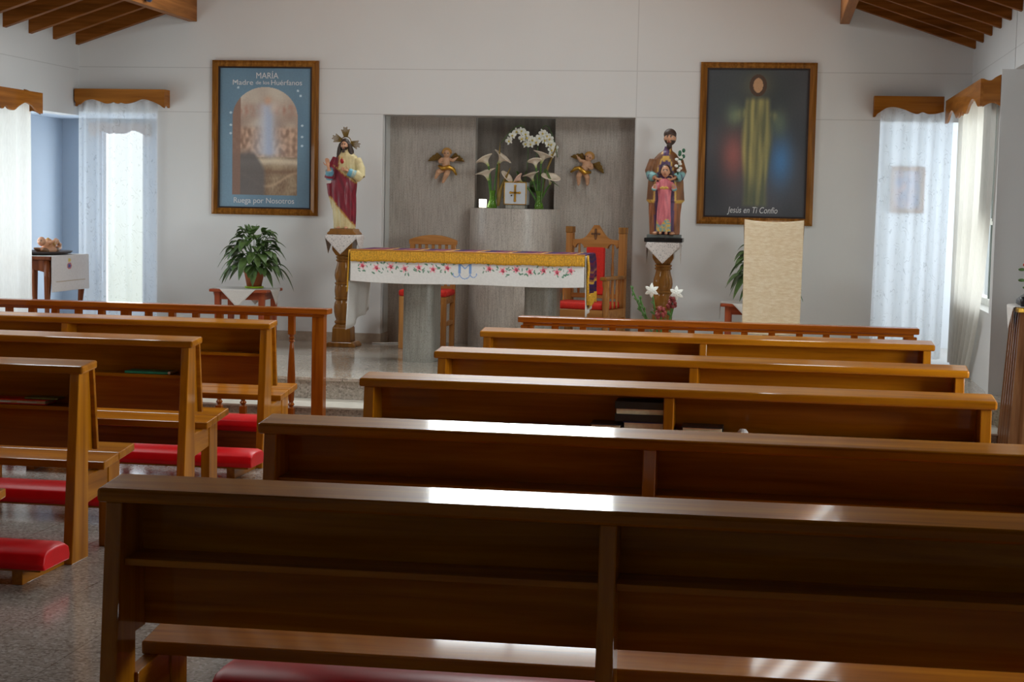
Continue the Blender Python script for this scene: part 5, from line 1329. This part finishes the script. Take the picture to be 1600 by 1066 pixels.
b = B(); b.prism([(-.2, 0), (.2, 0), (.2, .03), (.15, .07), (-.15, .07), (-.2, .03)], 1, -.15, .15); b.build('base', plain('dark plaster base', (40, 26, 24), .4), t, bevel=.005)
b = B(); IV = lin((226, 216, 188))
robe(b, [(.07, 0, 0, .13, .11), (.3, 0, 0, .12, .1), (.5, 0, 0, .11, .09), (.62, 0, 0, .1, .075), (.68, 0, 0, .06, .05), (.7, 0, 0, .032, .032)], lambda x, y, z, a: mixc(IV, lin((150, 170, 196)), .5 if y > 0 else .15), 9, .05)
head(b, (0, -.01, .755), (.042, .048, .06), False, HAIRC); b.ell((0, .014, .765), (.055, .055, .068), 14, 10, IV)
for s in (-1, 1):
    b.tube([(s*.09, 0, .62), (s*.12, -.05, .52), (s*.03, -.12, .56)], [.04, .045, .026], 10, IV); hand(b, (s*.025, -.12, .56), (0, -.2, 1), (-s, 0, 0), .07)
b.fuse('figure', ATTR, t, .007, 1)
b = B()
for k in range(24):
    a = 2*PI*k/24; c, s_ = math.cos(a), math.sin(a)
    b.tube([(c*.1, .06, .79+s_*.1), (c*(.19 if k % 2 else .165), .06, .79+s_*(.19 if k % 2 else .165))], [.009, .004], 5)
b.tube([(.11*math.cos(2*PI*k/32), .06, .79+.11*math.sin(2*PI*k/32)) for k in range(33)], .01, 6); b.build('halo', GOLD, t)
t = thing('small_flower_pot', 'tiny dark pot with red flowers before the edge statue', 'plant', (1.555, 10.66, 1.034))
b = B(); b.lathe([(.025, 0), (.034, .06), (.03, .06), (.022, .01)], seg=14); b.build('pot', BLACK, t, smooth=True)
b = B(); b.tube([(0, 0, .02), (.0, 0, .14), (-.01, -.01, .25)], .004, 5); b.tube([(0, 0, .02), (.02, 0, .12), (.04, -.01, .2)], .004, 5)
for k in range(7): b.ell((.03*math.sin(k*2.2), -.01, .12+.022*k), (.022, .008, .01), 6, 5)
b.build('foliage', LEAF2, t, smooth=True)
b = B()
for p in ((-.01, -.012, .26), (.012, -.012, .262), (.04, -.012, .21), (-.004, -.014, .245)): b.ell(p, (.015, .012, .012), 8, 6)
b.build('blossoms', REDC, t, smooth=True)

# ------------------------------------------------------------------ small fittings
t = thing('spot_lamp', 'small dark blue lamp fixed on the side of the left roof beam', 'lamp', (-5.172, 13.25, 3.26))
b = B(); b.lathe([(.03, 0), (.055, .01), (.06, .04), (.05, .05)], seg=18); b.build('housing', plain('dark blue enamel', (34, 52, 84), .35), t, smooth=True, rot=(0, PI/2, 0))
b = B(); b.box(-.004, .012, -.04, .04, -.03, .03); b.build('bracket', DARKM, t)
t = thing('extension_lead', 'white electric lead with a plug on the floor beside the altar chair', 'cable', (-3.1, 14.4, ZP))
b = B(); b.tube([bez([(-.4, .02, .006), (-.2, .0, .006), (-.24, .24, .006), (.0, .16, .006), (.17, .22, .006), (.2, .26, .1)], k/20) for k in range(21)], .006, 6); b.build('cord', PANEW, t, smooth=True)
b = B(); b.box(.08, .16, .14, .18, 0, .03); b.build('plug', PANEW, t, bevel=.005)

# ------------------------------------------------------------------ light
def area(name, loc, rot, sx, sy, radiance, colr=(1, 1, 1)):
    l = bpy.data.lights.new(name, 'AREA'); l.shape = 'RECTANGLE'; l.size = sx; l.size_y = sy; l.energy = radiance*PI*sx*sy; l.color = colr
    o = bpy.data.objects.new(name, l); col.objects.link(o); o.location = loc; o.rotation_euler = rot; return o
DAY = (.92, 1, 1.0); COOL = (.86, .93, 1)
area('gable_daylight', ((GW[0]+GW[1])/2, YB+.14, (GW[2]+GW[3])/2), (-PI/2, 0, 0), GW[1]-GW[0], GW[3]-GW[2], 25, (.94, 1, 1))
for s in (-1, 1):
    d = (SK[0]+SK[1])/2; sl_ = math.atan(1.3)
    ye = 11.2 if s < 0 else SK[3]
    area('skylight_daylight', (RX+s*d, (SK[2]+ye)/2, rtop(RX+s*d)+.06), (0, s*sl_, 0), (SK[1]-SK[0])/math.cos(sl_), ye-SK[2], 12.5 if s < 0 else 11, DAY)
area('left_bay_daylight', (-7.25, 13.5, 1.58), (0, -PI/2, 0), 1.35, 2.4, 3.5, COOL)
area('left_back_daylight', (-6.47, 16.13, 1.35), (-PI/2, 0, 0), .44, 1.8, 8, COOL)
area('right_window_daylight', (1.8, 13.2, 1.68), (0, PI/2, 0), 1.56, 2.09, 1.6, (1, 1, .93))
area('back_room_daylight', (2.75, 15.35, 1.6), (0, PI/2, 0), 1.5, 1.1, 8, COOL)
area('right_aisle_daylight', (3.16, 6.75, 1.62), (0, PI/2, 0), 1.35, 2.5, 19, DAY)
w = bpy.data.worlds.new('sky'); sc.world = w; w.use_nodes = True
nt = w.node_tree; bg = nt.nodes['Background']; tc = N(nt, 'ShaderNodeTexCoord'); sp = N(nt, 'ShaderNodeSeparateXYZ'); L(nt, tc.outputs['Generated'], sp.inputs[0])
mr = N(nt, 'ShaderNodeMapRange'); mr.inputs[1].default_value = -.25; mr.inputs[2].default_value = .35; L(nt, sp.outputs[2], mr.inputs[0])
L(nt, ramp(nt, mr.outputs[0], [(0, (.40, .44, .36)), (.36, (.72, .79, .68)), (.5, (.93, 1, 1)), (1, (.86, .95, 1))]), bg.inputs[0]); bg.inputs[1].default_value = 2.2   # overcast sky over a green horizon

# ------------------------------------------------------------------ camera
yaw, pitch, roll = .154, -.0813, .0207
fw = Vector((-math.sin(yaw)*math.cos(pitch), math.cos(yaw)*math.cos(pitch), math.sin(pitch))); r = Vector((math.cos(yaw), math.sin(yaw), 0)); u = r.cross(fw)
cr = r*math.cos(roll)+u*math.sin(roll); cu = u*math.cos(roll)-r*math.sin(roll)
M = Matrix((( cr.x, cu.x, -fw.x, 0), (cr.y, cu.y, -fw.y, 0), (cr.z, cu.z, -fw.z, 1.594), (0, 0, 0, 1)))
cam = bpy.data.cameras.new('camera'); cam.sensor_width = 36; cam.lens = 2600/1600*36; cam.clip_start = .05
co = bpy.data.objects.new('camera', cam); col.objects.link(co); co.matrix_world = M; sc.camera = co
sc.view_settings.view_transform = 'Standard'; sc.view_settings.look = 'None'; sc.view_settings.gamma = 1; sc.view_settings.use_curve_mapping = False; sc.view_settings.exposure = EXPO
sc.cycles.use_denoising = True; sc.cycles.max_bounces = 10; sc.cycles.diffuse_bounces = 5; sc.cycles.transparent_max_bounces = 12
sc.cycles.sample_clamp_indirect = 8; sc.cycles.caustics_reflective = False; sc.cycles.caustics_refractive = False
